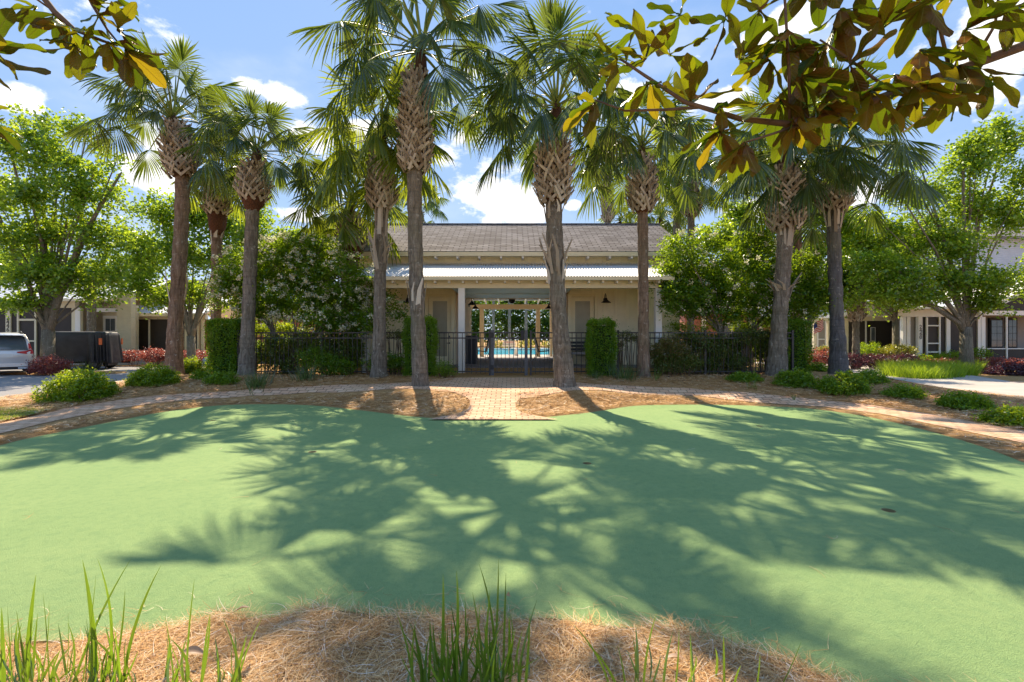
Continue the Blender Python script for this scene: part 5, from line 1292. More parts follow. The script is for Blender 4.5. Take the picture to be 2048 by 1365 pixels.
tree('broadleaf_tree', 'dark tree behind house 2446 at the far left', 'tree', 60, 44.0,
     [(-60,540,80,50),(30,530,70,50),(120,545,70,40),(210,560,60,30),(280,540,60,50)], 12000, .30, 'maple_deep', .3, 640, None, shell=.1, clump=.9, seed=8, twigs=False)
tree('broadleaf_tree', 'dark tree behind the balcony house on the right', 'tree', 1740, 46.0,
     [(1700,500,40,50),(1750,520,50,50),(1800,540,60,50),(1860,560,60,40)], 9000, .30, 'maple_deep', .3, 640, None, shell=.1, clump=.9, seed=9, twigs=False)
# screen of trees beyond the pool
for i in range(7):
    px = 800+75*i
    tree('broadleaf_tree', ['dark evergreen across the pool, first from the left', 'dark evergreen across the pool, second from the left', 'dark evergreen across the pool, behind the left palm trunk', 'dark evergreen across the pool, behind the middle palm trunk', 'dark evergreen across the pool, behind the right palm trunk', 'dark evergreen across the pool, second from the right', 'dark evergreen across the pool, last on the right'][i], 'tree', px, 60.0+(i % 2)*2,
         [(px-18,600,40,34),(px+20,610,44,34),(px,645,48,28),(px-22,668,34,18),(px+22,668,34,18)], 5500, .34, 'maple_deep', .25, 680, 'evergreens across the pool', shell=.1, clump=.9, seed=20+i, twigs=False)
for i, (px, w) in enumerate(((925, 40), (1000, 35), (1055, 30), (1110, 40))):
    c = P(px, 694, 53.0)
    bush('low_shrub', ['low yellow-green shrub on the far pool edge at the left of the breezeway view', 'low yellow-green shrub on the far pool edge left of the notice board', 'low yellow-green shrub on the far pool edge right of the notice board', 'low yellow-green shrub on the far pool edge at the right of the breezeway view'][i], 'shrub', [(c[0], 53, .95, w/F*53*.6, .8, .5)], 900, .16, 'yellow_shrub', 'shrubs beyond the pool', .3, 60+i)
# more distant greenery closing the horizon on both sides
for i, (px, d, w) in enumerate(((-250, 60, 140), (330, 62, 150), (480, 58, 120), (700, 60, 110), (1300, 60, 120), (1430, 64, 120), (1570, 60, 120), (2100, 60, 160), (2300, 55, 150))):
    tree('broadleaf_tree', ['distant dark tree beyond the left edge of the photo', 'distant dark tree behind the house with the red shrubs', 'distant dark tree behind the smooth grey palm', 'distant dark tree behind the bushy palm at the pavilion corner', 'distant dark tree behind the right end of the pavilion', 'distant dark tree behind the right flowering shrub', 'distant dark tree behind the star-sheathed palm', 'distant dark tree behind the large right-hand maple', 'distant dark tree beyond the right edge of the photo'][i], 'tree', px, d,
         [(px-w*.35,600,w*.4,40),(px+w*.3,605,w*.4,40),(px,640,w*.55,36),(px-w*.4,668,w*.35,20),(px+w*.4,668,w*.35,20)], 5000, .38, 'maple_deep', .3, 670, 'distant trees', shell=.1, clump=1.1, seed=40+i, twigs=False)
# flowering privets
tree('flowering_shrub', 'big glossy privet covered in cream blossom, left of the pavilion behind the fence', 'shrub', 590, 15.0,
     [(500,540,60,50),(560,530,60,50),(620,540,70,55),(680,555,60,50),(470,590,45,45),(540,590,60,50),(610,600,70,50),(680,610,60,50),(730,590,50,40),(700,655,45,35),(745,640,35,30),(780,610,22,22),(650,640,50,25),(460,560,30,40),(590,500,50,30),(510,620,40,25),(800,625,16,16),(640,500,40,26)],
     38000, .105, 'ligustrum', .09, 668, 'flowering privets behind the fence', shell=.5, clump=.24, per=30, stems=4, bloom=600, seed=11, jit=.5, aspect=.5, up=.6)
tree('flowering_shrub', 'big glossy privet with small pale blossom, right of the pavilion behind the fence', 'shrub', 1470, 15.0,
     [(1370,500,45,35),(1350,560,45,45),(1420,520,50,45),(1400,580,60,50),(1470,560,70,55),(1540,560,55,50),(1450,610,70,40),(1530,610,50,45),(1590,590,45,45),(1370,600,50,35),(1600,540,40,35),(1620,600,40,40),(1330,520,24,34),(1415,478,28,20),(1500,500,45,35),(1640,580,24,34)],
     38000, .105, 'ligustrum', .09, 668, 'flowering privets behind the fence', shell=.5, clump=.24, per=30, stems=4, bloom=170, seed=12, jit=.5, aspect=.5, up=.6)
# clipped hedge columns
def HB(name, label, px0, px1, d0, d1, py, n, leaf, mat, seed, mat2=None, cat='hedge', group='clipped hedge columns'):
    box_hedge(name, label, hx(px0, d0), hx(px1, d0), d0, d1, hz(py, d0), n, leaf, mat, group, seed, mat2, .12, cat)
HB('clipped_hedge', 'clipped square hedge column at the left end of the iron fence', 411, 472, 14.3, 15.3, 640, 22000, .052, 'hedge', 1)
HB('clipped_hedge', 'clipped hedge column half hidden behind the tallest palm', 806, 868, 13.7, 14.25, 636, 15000, .046, 'hedge', 2)
HB('clipped_hedge', 'clipped bright-topped hedge column just right of the leaning palm', 1178, 1233, 13.7, 14.2, 640, 15000, .046, 'hedge', 3)
HB('clipped_hedge', 'clipped dark hedge column right of the star-sheathed palm', 1574, 1626, 14.4, 15.3, 640, 17000, .048, 'hedge', 4)
# vines and shrubs along the fence
def S(name, label, lst, d, n, leaf, mat, seed, group=None, cat='shrub', **kw):
    B = []
    for (px, py, rx, ry) in lst:
        c = P(px, py, d); B.append((c[0], d, c[2], rx/F*d, max(.25, rx/F*d*.6), ry/F*d))
    return bush(name, label, cat, B, n, leaf, mat, group, kw.pop('clump', .13), seed, **kw)
S('vine', 'dense dark vine over the fence behind the smooth grey palm', [(545,700,28,40),(600,690,36,38),(650,705,40,36),(700,700,26,40),(575,730,30,18),(670,735,30,14)], 14.55, 14000, .06, 'vine', 1, 'vines on the iron fence', 'vine', shell=.3)
S('shrub', 'glossy green shrub in front of the fence under the flowering privet', [(625,720,30,28),(660,730,30,22),(690,735,22,18)], 13.9, 4200, .055, 'ligustrum', 2, shell=.4)
S('shrub', 'bright yellow-green shrub behind the fence top, under the left flowering privet', [(510,660,30,16),(560,655,30,14),(600,668,24,14)], 16.2, 2600, .08, 'azalea', 3, shell=.3)
S('shrub', 'bright green shrubs showing above the right fence run, under the right flowering privet', [(1360,655,26,12),(1420,652,30,12),(1480,655,30,12),(1530,650,24,10),(1450,690,60,18)], 16.6, 5200, .08, 'azalea', 10, shell=.3)
S('shrub', 'dark leafy shrubs filling the space just behind the left fence run', [(530,705,26,36),(575,700,34,36),(620,700,34,38),(665,700,34,38),(708,705,22,36)], 15.1, 15000, .075, 'ligustrum', 11, shell=.25)
S('shrub', 'dark leafy shrubs filling the space just behind the right fence run', [(1330,705,26,34),(1375,700,34,36),(1425,700,36,36),(1480,700,36,36),(1530,700,28,36)], 15.1, 15000, .075, 'ligustrum', 12, shell=.25)
S('vine', 'leafy vine trailing over the fence top right of the kerbside palm with the ragged V', [(785,668,30,8),(805,672,20,7)], 14.45, 900, .05, 'vine', 4, 'vines on the iron fence', 'vine', shell=.2)
S('vine', 'vine over the fence between the bright-topped hedge column and the slim palm', [(1243,672,16,9),(1262,676,18,8),(1280,675,14,8),(1240,690,7,12)], 14.45, 1200, .05, 'vine', 5, 'vines on the iron fence', 'vine', shell=.2)
S('bronze_shrub', 'shrub with orange-bronze new leaves just right of the slim palm', [(1345,700,34,26),(1320,715,20,28),(1370,725,34,20),(1335,735,30,14)], 13.95, 9500, .05, 'vine', 6, None, 'shrub', shell=.4, mat2='rusty_shrub', frac2=.34)
S('vine', 'dark vine covering the long fence run right of the bronze shrub', [(1400,690,34,24),(1440,700,34,32),(1490,680,40,14),(1530,690,24,22),(1420,730,30,22),(1470,725,30,20),(1385,672,40,8),(1510,668,50,7)], 14.55, 21000, .055, 'vine', 7, 'vines on the iron fence', 'vine', shell=.3)
S('fan_palm_shrub', 'dark spiky fern-like plant against the fence under the ragged-V palm', [(790,725,22,22),(740,725,16,18)], 14.0, 700, .22, 'ligustrum', 8, None, 'plant', shell=.3, aspect=.14)
S('shrub', 'small leafy shrub at the foot of the half-hidden hedge column', [(885,735,14,12),(895,745,16,8)], 13.6, 1100, .05, 'azalea_dark', 9)
# rounded azaleas
AZ = 'rounded azaleas round the green'
def az(label, px, py0, py1, rx, mat, seed, n=3800, extra=()):
    gx, gy = G(px, py1-4); d = gy+rx/F*gy*0.55
    c = P(px, (py0+py1)/2+4, d); ry = (py1-py0)/2/F*d
    B = [(c[0], d, c[2]-.02, rx/F*d*.76, rx/F*d*.52, ry*1.1)]
    rs = np.random.RandomState(seed+300)
    for k in range(5):
        a = rs.uniform(-1, 1); B.append((c[0]+a*rx/F*d*.55, d+rs.uniform(-.3, .3)*rx/F*d, c[2]-ry*rs.uniform(.1, .35), rx/F*d*.38, rx/F*d*.34, ry*rs.uniform(.7, .95)))
    bush('azalea_bush', label, 'bush', B, int(n*1.9), .062, mat, AZ, .09, 100+seed, shell=.72, per=14, aspect=.52)
az('largest bright azalea at the left edge of the road, below the covered trailer', 162, 738, 812, 84, 'azalea', 1, 7500)
az('bright azalea at the foot of the leftmost palm', 308, 728, 782, 58, 'azalea', 2, 5200)
az('small yellow-green azalea behind the leftmost palm, beside the clipped hedge', 385, 712, 752, 28, 'azalea', 3, 2600)
az('dark low azalea in front of the left clipped hedge', 444, 740, 777, 40, 'azalea_dark', 4, 3600)
az('small azalea squeezed between the leftmost palm and the dark low azalea', 403, 738, 765, 20, 'azalea_dark', 5, 1800)
az('low dark azalea left of the star-sheathed palm, in front of the vines', 1488, 742, 772, 42, 'azalea_dark', 6, 3200)
az('dark azalea at the foot of the star-sheathed palm', 1588, 737, 784, 50, 'azalea_dark', 7, 4400)
az('wide dark azalea in front of the slate-trunked palm', 1690, 742, 799, 60, 'azalea_dark', 8, 5200)
az('azalea behind the wide dark one, right of the slate-trunked palm', 1738, 738, 775, 42, 'azalea_dark', 9, 3400)
az('azalea beside the pale road, right of the wide dark one', 1806, 766, 806, 46, 'azalea_dark', 10, 3400)
az('lone round azalea with bare twigs at the edge of the pale road', 1928, 781, 828, 58, 'azalea_dark', 11, 3800)
az('azalea cut by the right edge of the photo', 2035, 812, 862, 58, 'azalea', 12, 4200)
az('small dark azalea behind the star-sheathed palm, under the dark hedge column', 1635, 722, 748, 24, 'azalea_dark', 13, 1700)
# coloured hedges by the houses
RG = 'red-leaved shrubs by the houses'
def low(label, px0, px1, py0, py1, d, mat, seed, n, leaf=.085, group=RG, name='red_shrub', mat2=None):
    w = px1-px0; k = max(1, int(w/34)); B = []
    rs = np.random.RandomState(seed+500)
    for i in range(k):
        px = px0+w*(i+.5)/k; c = P(px, (py0+py1)/2+3, d+rs.uniform(-.3, .3)); B.append((c[0], c[1], c[2]+rs.uniform(-.05, .05), w/k*.62/F*d, .6, (py1-py0)/2/F*d*rs.uniform(.9, 1.1)))
    bush(name, label, 'shrub', B, n, leaf, mat, group, .16, 200+seed, shell=.6, mat2=mat2, frac2=.2 if mat2 else 0)
low('long row of coral-red shrubs along the driveway, right of the covered trailer', 246, 412, 697, 722, 27.3, 'red_shrub', 1, 9000)
low('pinkish-red shrub at the foot of the left maple, beside the silver car', 70, 122, 712, 745, 20.2, 'red_shrub', 2, 3600, .07)
low('dark purple low hedge in front of the balcony house', 1692, 1832, 706, 732, 24.5, 'purple_shrub', 3, 7500, name='purple_shrub')
low('crimson-topped shrubs left of the right-hand maple trunk', 1845, 1930, 716, 734, 24.6, 'red_shrub', 4, 4200)
low('crimson-topped shrubs right of the right-hand maple trunk, under the grey porch', 1945, 2090, 713, 738, 24.4, 'red_shrub', 5, 6500)
low('dark purple mound in front of the crimson shrubs at the right edge', 1978, 2080, 726, 760, 20.6, 'purple_shrub', 6, 5200, name='purple_shrub')
low('mixed pink and purple shrub behind the dark hedge column, beside the flag', 1622, 1675, 698, 728, 24.0, 'red_shrub', 7, 2600)
low('golden shrub behind the purple hedge, in front of the white porch post', 1765, 1826, 690, 710, 26.0, 'yellow_shrub', 8, 2600, group=None, name='golden_shrub')
low('round dark-green shrub behind the purple hedge beside the slim balcony-house palm', 1722, 1752, 682, 710, 26.6, 'azalea_dark', 9, 1800, group=None, name='green_shrub')
low('low dark-green hedge under the door of the grey house', 1842, 1925, 703, 724, 25.8, 'azalea_dark', 10, 3800, group=None, name='green_shrub')
low('round green shrub right of the maple trunk against the grey house', 1944, 1966, 694, 718, 26.2, 'azalea_dark', 11, 1400, group=None, name='green_shrub')
low('bright shrub behind the slate-trunked palm beside the flag', 1642, 1668, 690, 706, 26.0, 'yellow_shrub', 12, 1200, group=None, name='golden_shrub')
# ------------------------------------------------------------------ grasses
def clump(label, px, py, n, spread, length, width, mat, seed, d=None, name='grass_clump', lean=.3, curl=.5, group=None):
    rs = np.random.RandomState(700+seed)
    if d is None: x, y = G(px, py)
    else: x, y = hx(px, d), d
    z = gz(x, y); r = empty(name, (x, y, z), label, 'grass clump', group)
    V, Fq = blades([(0, 0, 0)], n, rs, spread, length, width, lean, curl, zfun=lambda a, b: gz(x+a, y+b)-z-0.02)
    mesh_obj('blades', V, Fq, M[mat], r); return r
LG = 'liriope clumps along the fence'
clump('liriope clump at the foot of the smooth grey palm', 517, 775, 170, .20, .50, .014, 'blade_dark', 1, group=LG)
clump('liriope clump in front of the glossy shrub under the flowering privet', 613, 762, 150, .20, .46, .014, 'blade_dark', 2, group=LG)
clump('liriope clump between the bright-topped hedge column and the slim palm', 1248, 760, 190, .24, .52, .013, 'blade_dark', 3, group=LG)
clump('sparse liriope tuft at the foot of the bright-topped hedge column', 1190, 760, 60, .12, .34, .012, 'blade_dark', 4, group=LG)
clump('thin grass tuft just right of the slim palm foot', 1311, 762, 26, .07, .42, .012, 'blade', 5, group=LG)
clump('thin grass tuft in front of the low dark azalea', 1503, 778, 26, .08, .28, .012, 'blade', 6, group=LG)
clump('grass tuft beside the pinkish-red shrub at the left maple', 132, 742, 120, .22, .55, .016, 'blade_dark', 7, group=LG)
clump('grass tuft in front of the covered trailer', 172, 742, 120, .24, .55, .016, 'blade_dark', 8, group=LG)
clump('single small weed on the brick path edge right of the entrance', 1588, 802, 14, .012, .18, .012, 'blade', 9)
# bright grass bed under the right maple
rs = np.random.RandomState(9); pts = []
for i in range(260): 
    px = rs.uniform(1768, 1955); py = rs.uniform(738, 760 - 6*abs((px-1860)/95)**2); x, y = flat(px, py); pts.append((x, y, 0))
V, Fq = blades(pts, 7500, rs, .16, .62, .02, .35, .6, 3, zfun=lambda a, b: 0.0)
o = mesh_obj('ornamental_grass', V, Fq, M['lime']); tag(o, 'band of bright green ornamental grass along the pale road under the large maple', 'grass', kind='stuff')
# lawn at the lower left
lawn = [flat(*p) for p in ((-300,905),(-150,872),(0,848),(60,836),(112,822),(105,817),(0,822),(-150,832),(-400,850))]
sheet('lawn_soil', lawn, plain('lawn_soil', (0.16, 0.20, 0.05), 0.9, .2, 20), 0.055)
L_ = np.array(lawn); mn = L_.min(0); mx_ = L_.max(0); q = []
while len(q) < 9000:
    c = rs.uniform(mn, mx_, (9000, 2)); ins = sdist(c[:, 0], c[:, 1], L_) < 0; q += list(c[ins])
q = np.array(q[:9000]); V, Fq = blades(np.c_[q, np.full(len(q), .05)], 15000, rs, .02, .055, .009, .5, .5, 2, zfun=lambda a, b: .05)
o = mesh_obj('lawn_grass', V, Fq, M['lawn']); tag(o, 'patch of sunlit yellow-green lawn at the lower left beside the road', 'lawn', kind='stuff')
# ------------------------------------------------------------------ pine straw needles
def needles(n, rs, pts, length, width, lift, zoff=0.03):
    k = rs.randint(0, len(pts), n); c = pts[k]
    a = rs.uniform(0, 2*pi, n); L = length*rs.uniform(.5, 1.2, n); bend = rs.normal(size=n)*.9; el = rs.normal(size=n)*lift
    V = np.zeros((n, 8, 3)); 
    x = c[:, 0].copy(); y = c[:, 1].copy(); z = c[:, 2] + rs.uniform(0, zoff, n)
    for s_ in range(4):
        th = a + bend*(s_/3-.5); w = width*(1-.25*s_)
        V[:, 2*s_, 0] = x - np.sin(th)*w; V[:, 2*s_, 1] = y + np.cos(th)*w; V[:, 2*s_, 2] = z
        V[:, 2*s_+1, 0] = x + np.sin(th)*w; V[:, 2*s_+1, 1] = y - np.cos(th)*w; V[:, 2*s_+1, 2] = z + w*.6
        x = x+np.cos(th)*L/3; y = y+np.sin(th)*L/3; z = z + el*L/3*(1-.7*s_) 
    b = (np.arange(n)*8)[:, None, None]; f = np.array([[0,1,3,2],[2,3,5,4],[4,5,7,6]])[None]
    return V.reshape(-1, 3), (b+f).reshape(-1, 4)
def scatter_region(n, x0, x1, y0, y1, cond, rs, zadd):
    out = []
    while sum(len(o) for o in out) < n:
        c = rs.uniform((x0, y0), (x1, y1), (n, 2)); c = c[cond(c[:, 0], c[:, 1])]; out.append(c)
    c = np.concatenate(out)[:n]; return np.c_[c, base_z(c[:, 0], c[:, 1])+zadd]
rs = np.random.RandomState(21)
pn = scatter_region(26000, -3.4, 3.4, 1.75, 3.4, lambda x, y: (sdist(x, y) > 0.02 + 0.04*np.sin(x*5)+.03*np.sin(x*13)), rs, 0.008)
hb = 0.022*np.sin(pn[:, 0]*3.1+1)*np.sin(pn[:, 1]*4.3)+0.014*np.sin(pn[:, 0]*7+2); pn[:, 2] += np.maximum(0, hb)
V, Fq = needles(56000, rs, pn, .17, .0011, .10, .035)
o = mesh_obj('pine_straw', V, Fq, M['needle']); tag(o, 'loose bed of orange-brown pine straw at the near edge of the green', 'pine straw', kind='stuff')
# stray needles spilling on the green edge
pn = scatter_region(170, -3, 3, 2.3, 3.6, lambda x, y: (sdist(x, y) < 0.0) & (sdist(x, y) > -.28), rs, 0.018)
V, Fq = needles(170, rs, pn, .13, .0010, .12, .004)
o = mesh_obj('pine_straw', V, Fq, M['needle']); tag(o, 'stray pine needles lying on the near rim of the green', 'pine needles', kind='stuff')
def band(x, y):
    s_ = sdist(x, y)
    px = CX + x/y*F; py = HY + (EYE-base_z(x, y)-.05)*F/y
    brick_mid = (px > 935+np.abs(py-810)*0.2) & (px < 1035) & (py < 842) & (py > 780)
    onband = np.zeros(len(x), bool)
    up = np.interp(px, [0,135,270,404,500,600,740,850,1150,1200,1368,1503,1600,1732,1864,2048], [848,817,797,788,780,775,770,765,766,771,778,787,798,810,830,863])
    lo = np.interp(px, [0,110,200,300,400,500,620,760,870,1150,1200,1402,1537,1640,1765,1897,2048], [873,848,829,812,803,797,790,785,783,782,782,794,808,815,830,858,889])
    onband = (py > up-2) & (py < lo+1)
    foot = (px > 862) & (px < 1100) & (py > 830) 
    gatep = (px > 905) & (px < 1120) & (py < 784)
    return (s_ > .02) & ~onband & ~brick_mid & ~foot & ~gatep
pn = scatter_region(30000, -13, 13, 6.0, 14.2, band, rs, 0.045)
V, Fq = needles(70000, rs, pn, .17, .0042, .16, .03)
o = mesh_obj('pine_straw', V, Fq, M['needle']); tag(o, 'pine straw mulch covering the beds round the far side of the green', 'pine straw', kind='stuff')
# ------------------------------------------------------------------ foreground grass blades, aimed from the photo
def fore(label, bl, seed, filler=20, fl_=.22):
    rs = np.random.RandomState(900+seed); V = []; Fq = []
    cx = np.mean([b[0] for b in bl]); cd = 1.98; O = np.array((hx(cx, cd), cd, 0.03)); r = empty('grass_clump', O, label, 'grass clump', 'tall grass clumps in the foreground'); filler = int(filler*1.5)
    allb = [(b[0], b[1], b[2], b[3] if len(b) > 3 else 0.0, b[4] if len(b) > 4 else .006) for b in bl]
    for _ in range(filler):
        b = bl[rs.randint(len(bl))]; x0 = b[0]+rs.normal()*22; allb.append((x0, x0+rs.normal()*34, rs.uniform(1225, 1345), rs.normal()*14, .0055*rs.uniform(.8, 1.2)))
    for (x0, x1, y1, bow, w) in allb:
        d0 = 2.0+rs.uniform(-.08, .10); d1 = d0+rs.uniform(-.12, .12)
        p0 = np.array((hx(x0, d0), d0, 0.02)); p2 = P(x1, y1, d1); pm = (p0+p2)/2 + np.array((bow/F*d0, 0, .02))
        wa = rs.uniform(-.7, .7); wv = np.array((cos(wa), sin(wa), 0)); b0 = len(V); n = 9; w = w*rs.uniform(.7, 1.0)
        for i in range(n+1):
            t = i/n; q = p0*(1-t)**2 + 2*pm*t*(1-t) + p2*t*t; ww = w*(min(1, .75+t)*(1-t**3.2))+.0003
            q2 = q + np.array((-wv[1], wv[0], 0))*ww*.35
            V += [q-wv*ww-O, q2-O, q+wv*ww-O]
        for i in range(n):
            for k in (0, 1): Fq.append((b0+3*i+k, b0+3*i+k+1, b0+3*i+k+4, b0+3*i+k+3))
    mesh_obj('blades', V, Fq, M['blade'], r, True)
fore('tall grass clump in the bottom left corner, with a brown-tipped blade', [(8,3,1215,0,.008),(50,72,1150,-6,.011),(75,98,1200,14),(30,15,1212,-4),(100,86,1185,4),(60,33,1222,0),(45,60,1235,4)], 1, 26)
fore('tall crossing grass blades right of the bottom left clump', [(140,262,1118,-18,.008),(190,165,1120,14,.010),(215,195,1118,34,.008),(245,322,1131,-26,.008),(160,192,1150,6),(225,250,1180,10,.007),(170,180,1240,-4)], 2, 26)
fore('single tall grass blade with low ones round it, left of centre at the bottom', [(370,389,1158,-6,.006),(352,330,1230,4),(330,340,1275,2),(455,498,1292,-8,.006),(470,470,1265,4),(440,430,1275,3)], 3, 16)
fore('tall grass clump at the bottom just left of centre', [(830,792,1222,10,.007),(880,886,1148,6,.009),(905,913,1142,12,.008),(925,900,1205,6),(880,860,1260,0),(860,800,1255,10,.007),(935,930,1195,0)], 4, 30)
fore('tall thin grass clump at the bottom centre with two crossed tips', [(985,997,1118,6,.007),(990,958,1128,22,.007),(965,980,1180,0,.008),(1005,1012,1146,0,.006),(1018,1018,1230,2,.008),(1035,1074,1200,-6),(950,960,1210,0),(975,945,1185,6)], 5, 30)
fore('sparse grass blades at the bottom right of centre', [(1275,1272,1255,2,.007),(1240,1165,1280,20,.007),(1382,1380,1270,2,.005),(1449,1447,1270,0,.006),(1300,1322,1312,4),(1510,1520,1308,4,.006),(1390,1380,1265,0,.004)], 6, 8)
pn = scatter_region(90, -8, 8, 3.0, 9.0, lambda x, y: (sdist(x, y) < -.1), rs, 0.016)
V, Fq = needles(90, rs, pn, .14, .0016, .06, .003)
o = mesh_obj('pine_straw', V, Fq, M['needle']); tag(o, 'single pine needles scattered over the open green', 'pine needles', kind='stuff')
# fallen leaves
def dead_leaf(px, py, L, rz, tilt, label):
    x, y = flat(px, py); r = math.radians(rz); V = []; n = 8
    for i in range(n+1):
        t = i/n; w = L*.22*sin(pi*min(1, t*.96+.03))**.8
        for s_ in (-1, -.5, 0, .5, 1): V.append((L*(t-.5), s_*w, L*.16*sin(pi*t)*.6 + abs(s_)*w*.5))
    o = mesh_obj('fallen_leaf', V, [(5*i+k, 5*i+k+1, 5*i+k+6, 5*i+k+5) for i in range(n) for k in range(4)], M['deadleaf'], None, True)
    o.location = (x, y, .085 if y < 3 else .05+float(base_z(x, y))); o.rotation_euler = (tilt, tilt*.5, r); tag(o, label, 'fallen leaf', 'dry magnolia leaves on the pine straw')
dead_leaf(490, 1352, .085, 80, .5, 'tan curled leaf at the bottom edge left of centre')
dead_leaf(385, 1345, .10, 10, .3, 'tan leaf lying flat left of the curled one at the bottom edge')
dead_leaf(485, 1252, .07, 20, -.2, 'pale pinkish leaf on the rim of the pine straw')
dead_leaf(1016, 1222, .06, 70, .9, 'brown leaf standing at the rim behind the centre grass clump')
dead_leaf(1222, 1352, .08, 85, .7, 'orange-brown leaf at the bottom edge right of centre')
dead_leaf(1350, 1358, .09, 170, .2, 'pale dry leaf at the bottom edge by the sparse blades')
dead_leaf(848, 828, .14, 30, .5, 'curled pale leaf at the far rim of the green beside the tallest palm')
# ------------------------------------------------------------------ magnolia branches overhead
def magnolia(label, trunk_xy, trunk_z, branches, whorls, seed):
    rs = np.random.RandomState(seed); r = empty('magnolia_tree', (trunk_xy[0], trunk_xy[1], 0.0), label, 'magnolia', None); O = np.array((trunk_xy[0], trunk_xy[1], 0.0))
    m = MB(); m.tube([(0,0,-.2), (0.03,0,1.2), (0,.05,2.4), (-.05,0,3.6)], [.17,.14,.12,.09], 14, True, .05, rs); m.build('trunk', M['bark_tree'], r, True)
    m = MB()
    for pts, rad in branches:
        q = [(P(*p) if len(p) == 3 else np.array(p[:3])) - O if not (len(p) == 4) else np.array(p[:3]) for p in pts]
        m.tube(q, np.linspace(rad[0], rad[1], len(q)), 9, True, .06, rs)
    m.build('branch', M['twig'], r, True)
    V = []; Fq = []; nl = 12; AU = []; AV = []
    for (px, py, d, ax, ay, n, Ls) in whorls:
        n = int(n*1.1)
        c = P(px, py, d) - O; A = nrm((ax, rs.uniform(-.3, .3), -ay))
        for k in range(n):
            th = 2*pi*k/n + rs.uniform(-.4, .4); open_ = rs.uniform(.45, 1.25)
            u = nrm(np.cross(A, (0.1, 1, 0.2))); v = np.cross(A, u)
            D = nrm(A*cos(open_) + (u*cos(th)+v*sin(th))*sin(open_) + np.array((0, 0, -.10)))
            L = Ls*1.0*rs.uniform(.75, 1.15); W = L*rs.uniform(.19, .25)
            up = nrm(np.array((0, 0, 1.0)) + rs.normal(size=3)*.25); s_ = nrm(np.cross(D, up)); nn = np.cross(s_, D)
            if nn.dot(np.array((0, 0, EYE)) - (c+D*L*.5+O)) > 0: nn = -nn; s_ = -s_
            b0 = len(V); curl = rs.uniform(.05, .35); cup = rs.uniform(-.15, .35); tw = rs.uniform(-.35, .35); wav = rs.uniform(0, 6)
            stalk = .10
            for i in range(nl+1):
                t = i/nl; tt = max(0, (t-stalk)/(1-stalk))
                w = W*(tt**.75*(1-tt)**.55*1.85) if t > stalk else .0022
                w = max(w, .0016); ctr = c + D*L*t - nn*L*curl*t*t*.6
                sv = s_*cos(tw*t) + nn*sin(tw*t); nv = nn*cos(tw*t) - s_*sin(tw*t)
                for e in (-1, -.55, 0, .55, 1):
                    AU.append(e); AV.append(t)
                    V.append(ctr + sv*w*e + nv*(w*cup*e*e + (.006*sin(t*11+wav+e*2) if abs(e) == 1 else 0)) - nv*(.0015 if e == 0 else 0))
            for i in range(nl):
                for k2 in range(4): Fq.append((b0+5*i+k2, b0+5*i+k2+1, b0+5*i+k2+6, b0+5*i+k2+5))
    o = mesh_obj('leaves', V, Fq, M['magnolia'], r, True)
    for nm, dat in (('leaf_u', AU), ('leaf_v', AV)):
        at_ = o.data.attributes.new(nm, 'FLOAT', 'POINT'); at_.data.foreach_set('value', np.array(dat, np.float32))
# right tree: main limb enters from the right edge
RB = [([(5.2, .35, 3.0, 0), (3.0, .2, 2.9), (2300, 40, 1.75), (2048, 92, 1.75), (1850, 165, 1.72), (1700, 218, 1.7), (1590, 250, 1.7), (1480, 238, 1.72), (1370, 205, 1.76), (1290, 152, 1.8), (1240, 118, 1.82)], (.020, .004)),
      ([(1580, 238, 1.7), (1578, 150, 1.68), (1572, 40, 1.66), (1566, -60, 1.66)], (.006, .004)),
      ([(1400, 215, 1.75), (1330, 220, 1.78), (1250, 222, 1.8), (1190, 200, 1.82)], (.006, .003)),
      ([(1600, 250, 1.7), (1540, 270, 1.66), (1490, 285, 1.64)], (.005, .003)),
      ([(1440, 235, 1.73), (1440, 270, 1.7), (1430, 290, 1.7)], (.004, .002)),
      ([(1780, 182, 1.7), (1700, 120, 1.68), (1640, 80, 1.66)], (.006, .003)),
      ([(1900, 140, 1.74), (1880, 60, 1.7), (1850, -20, 1.7)], (.007, .004)),
      ([(1950, 118, 1.74), (1990, 50, 1.7), (2000, -30, 1.7)], (.006, .004))]
RB = [([(p if i else (0.0, 0.0, 2.9, 0)) for i, p in enumerate(RB[0][0]) if i != 1], RB[0][1])] + RB[1:]
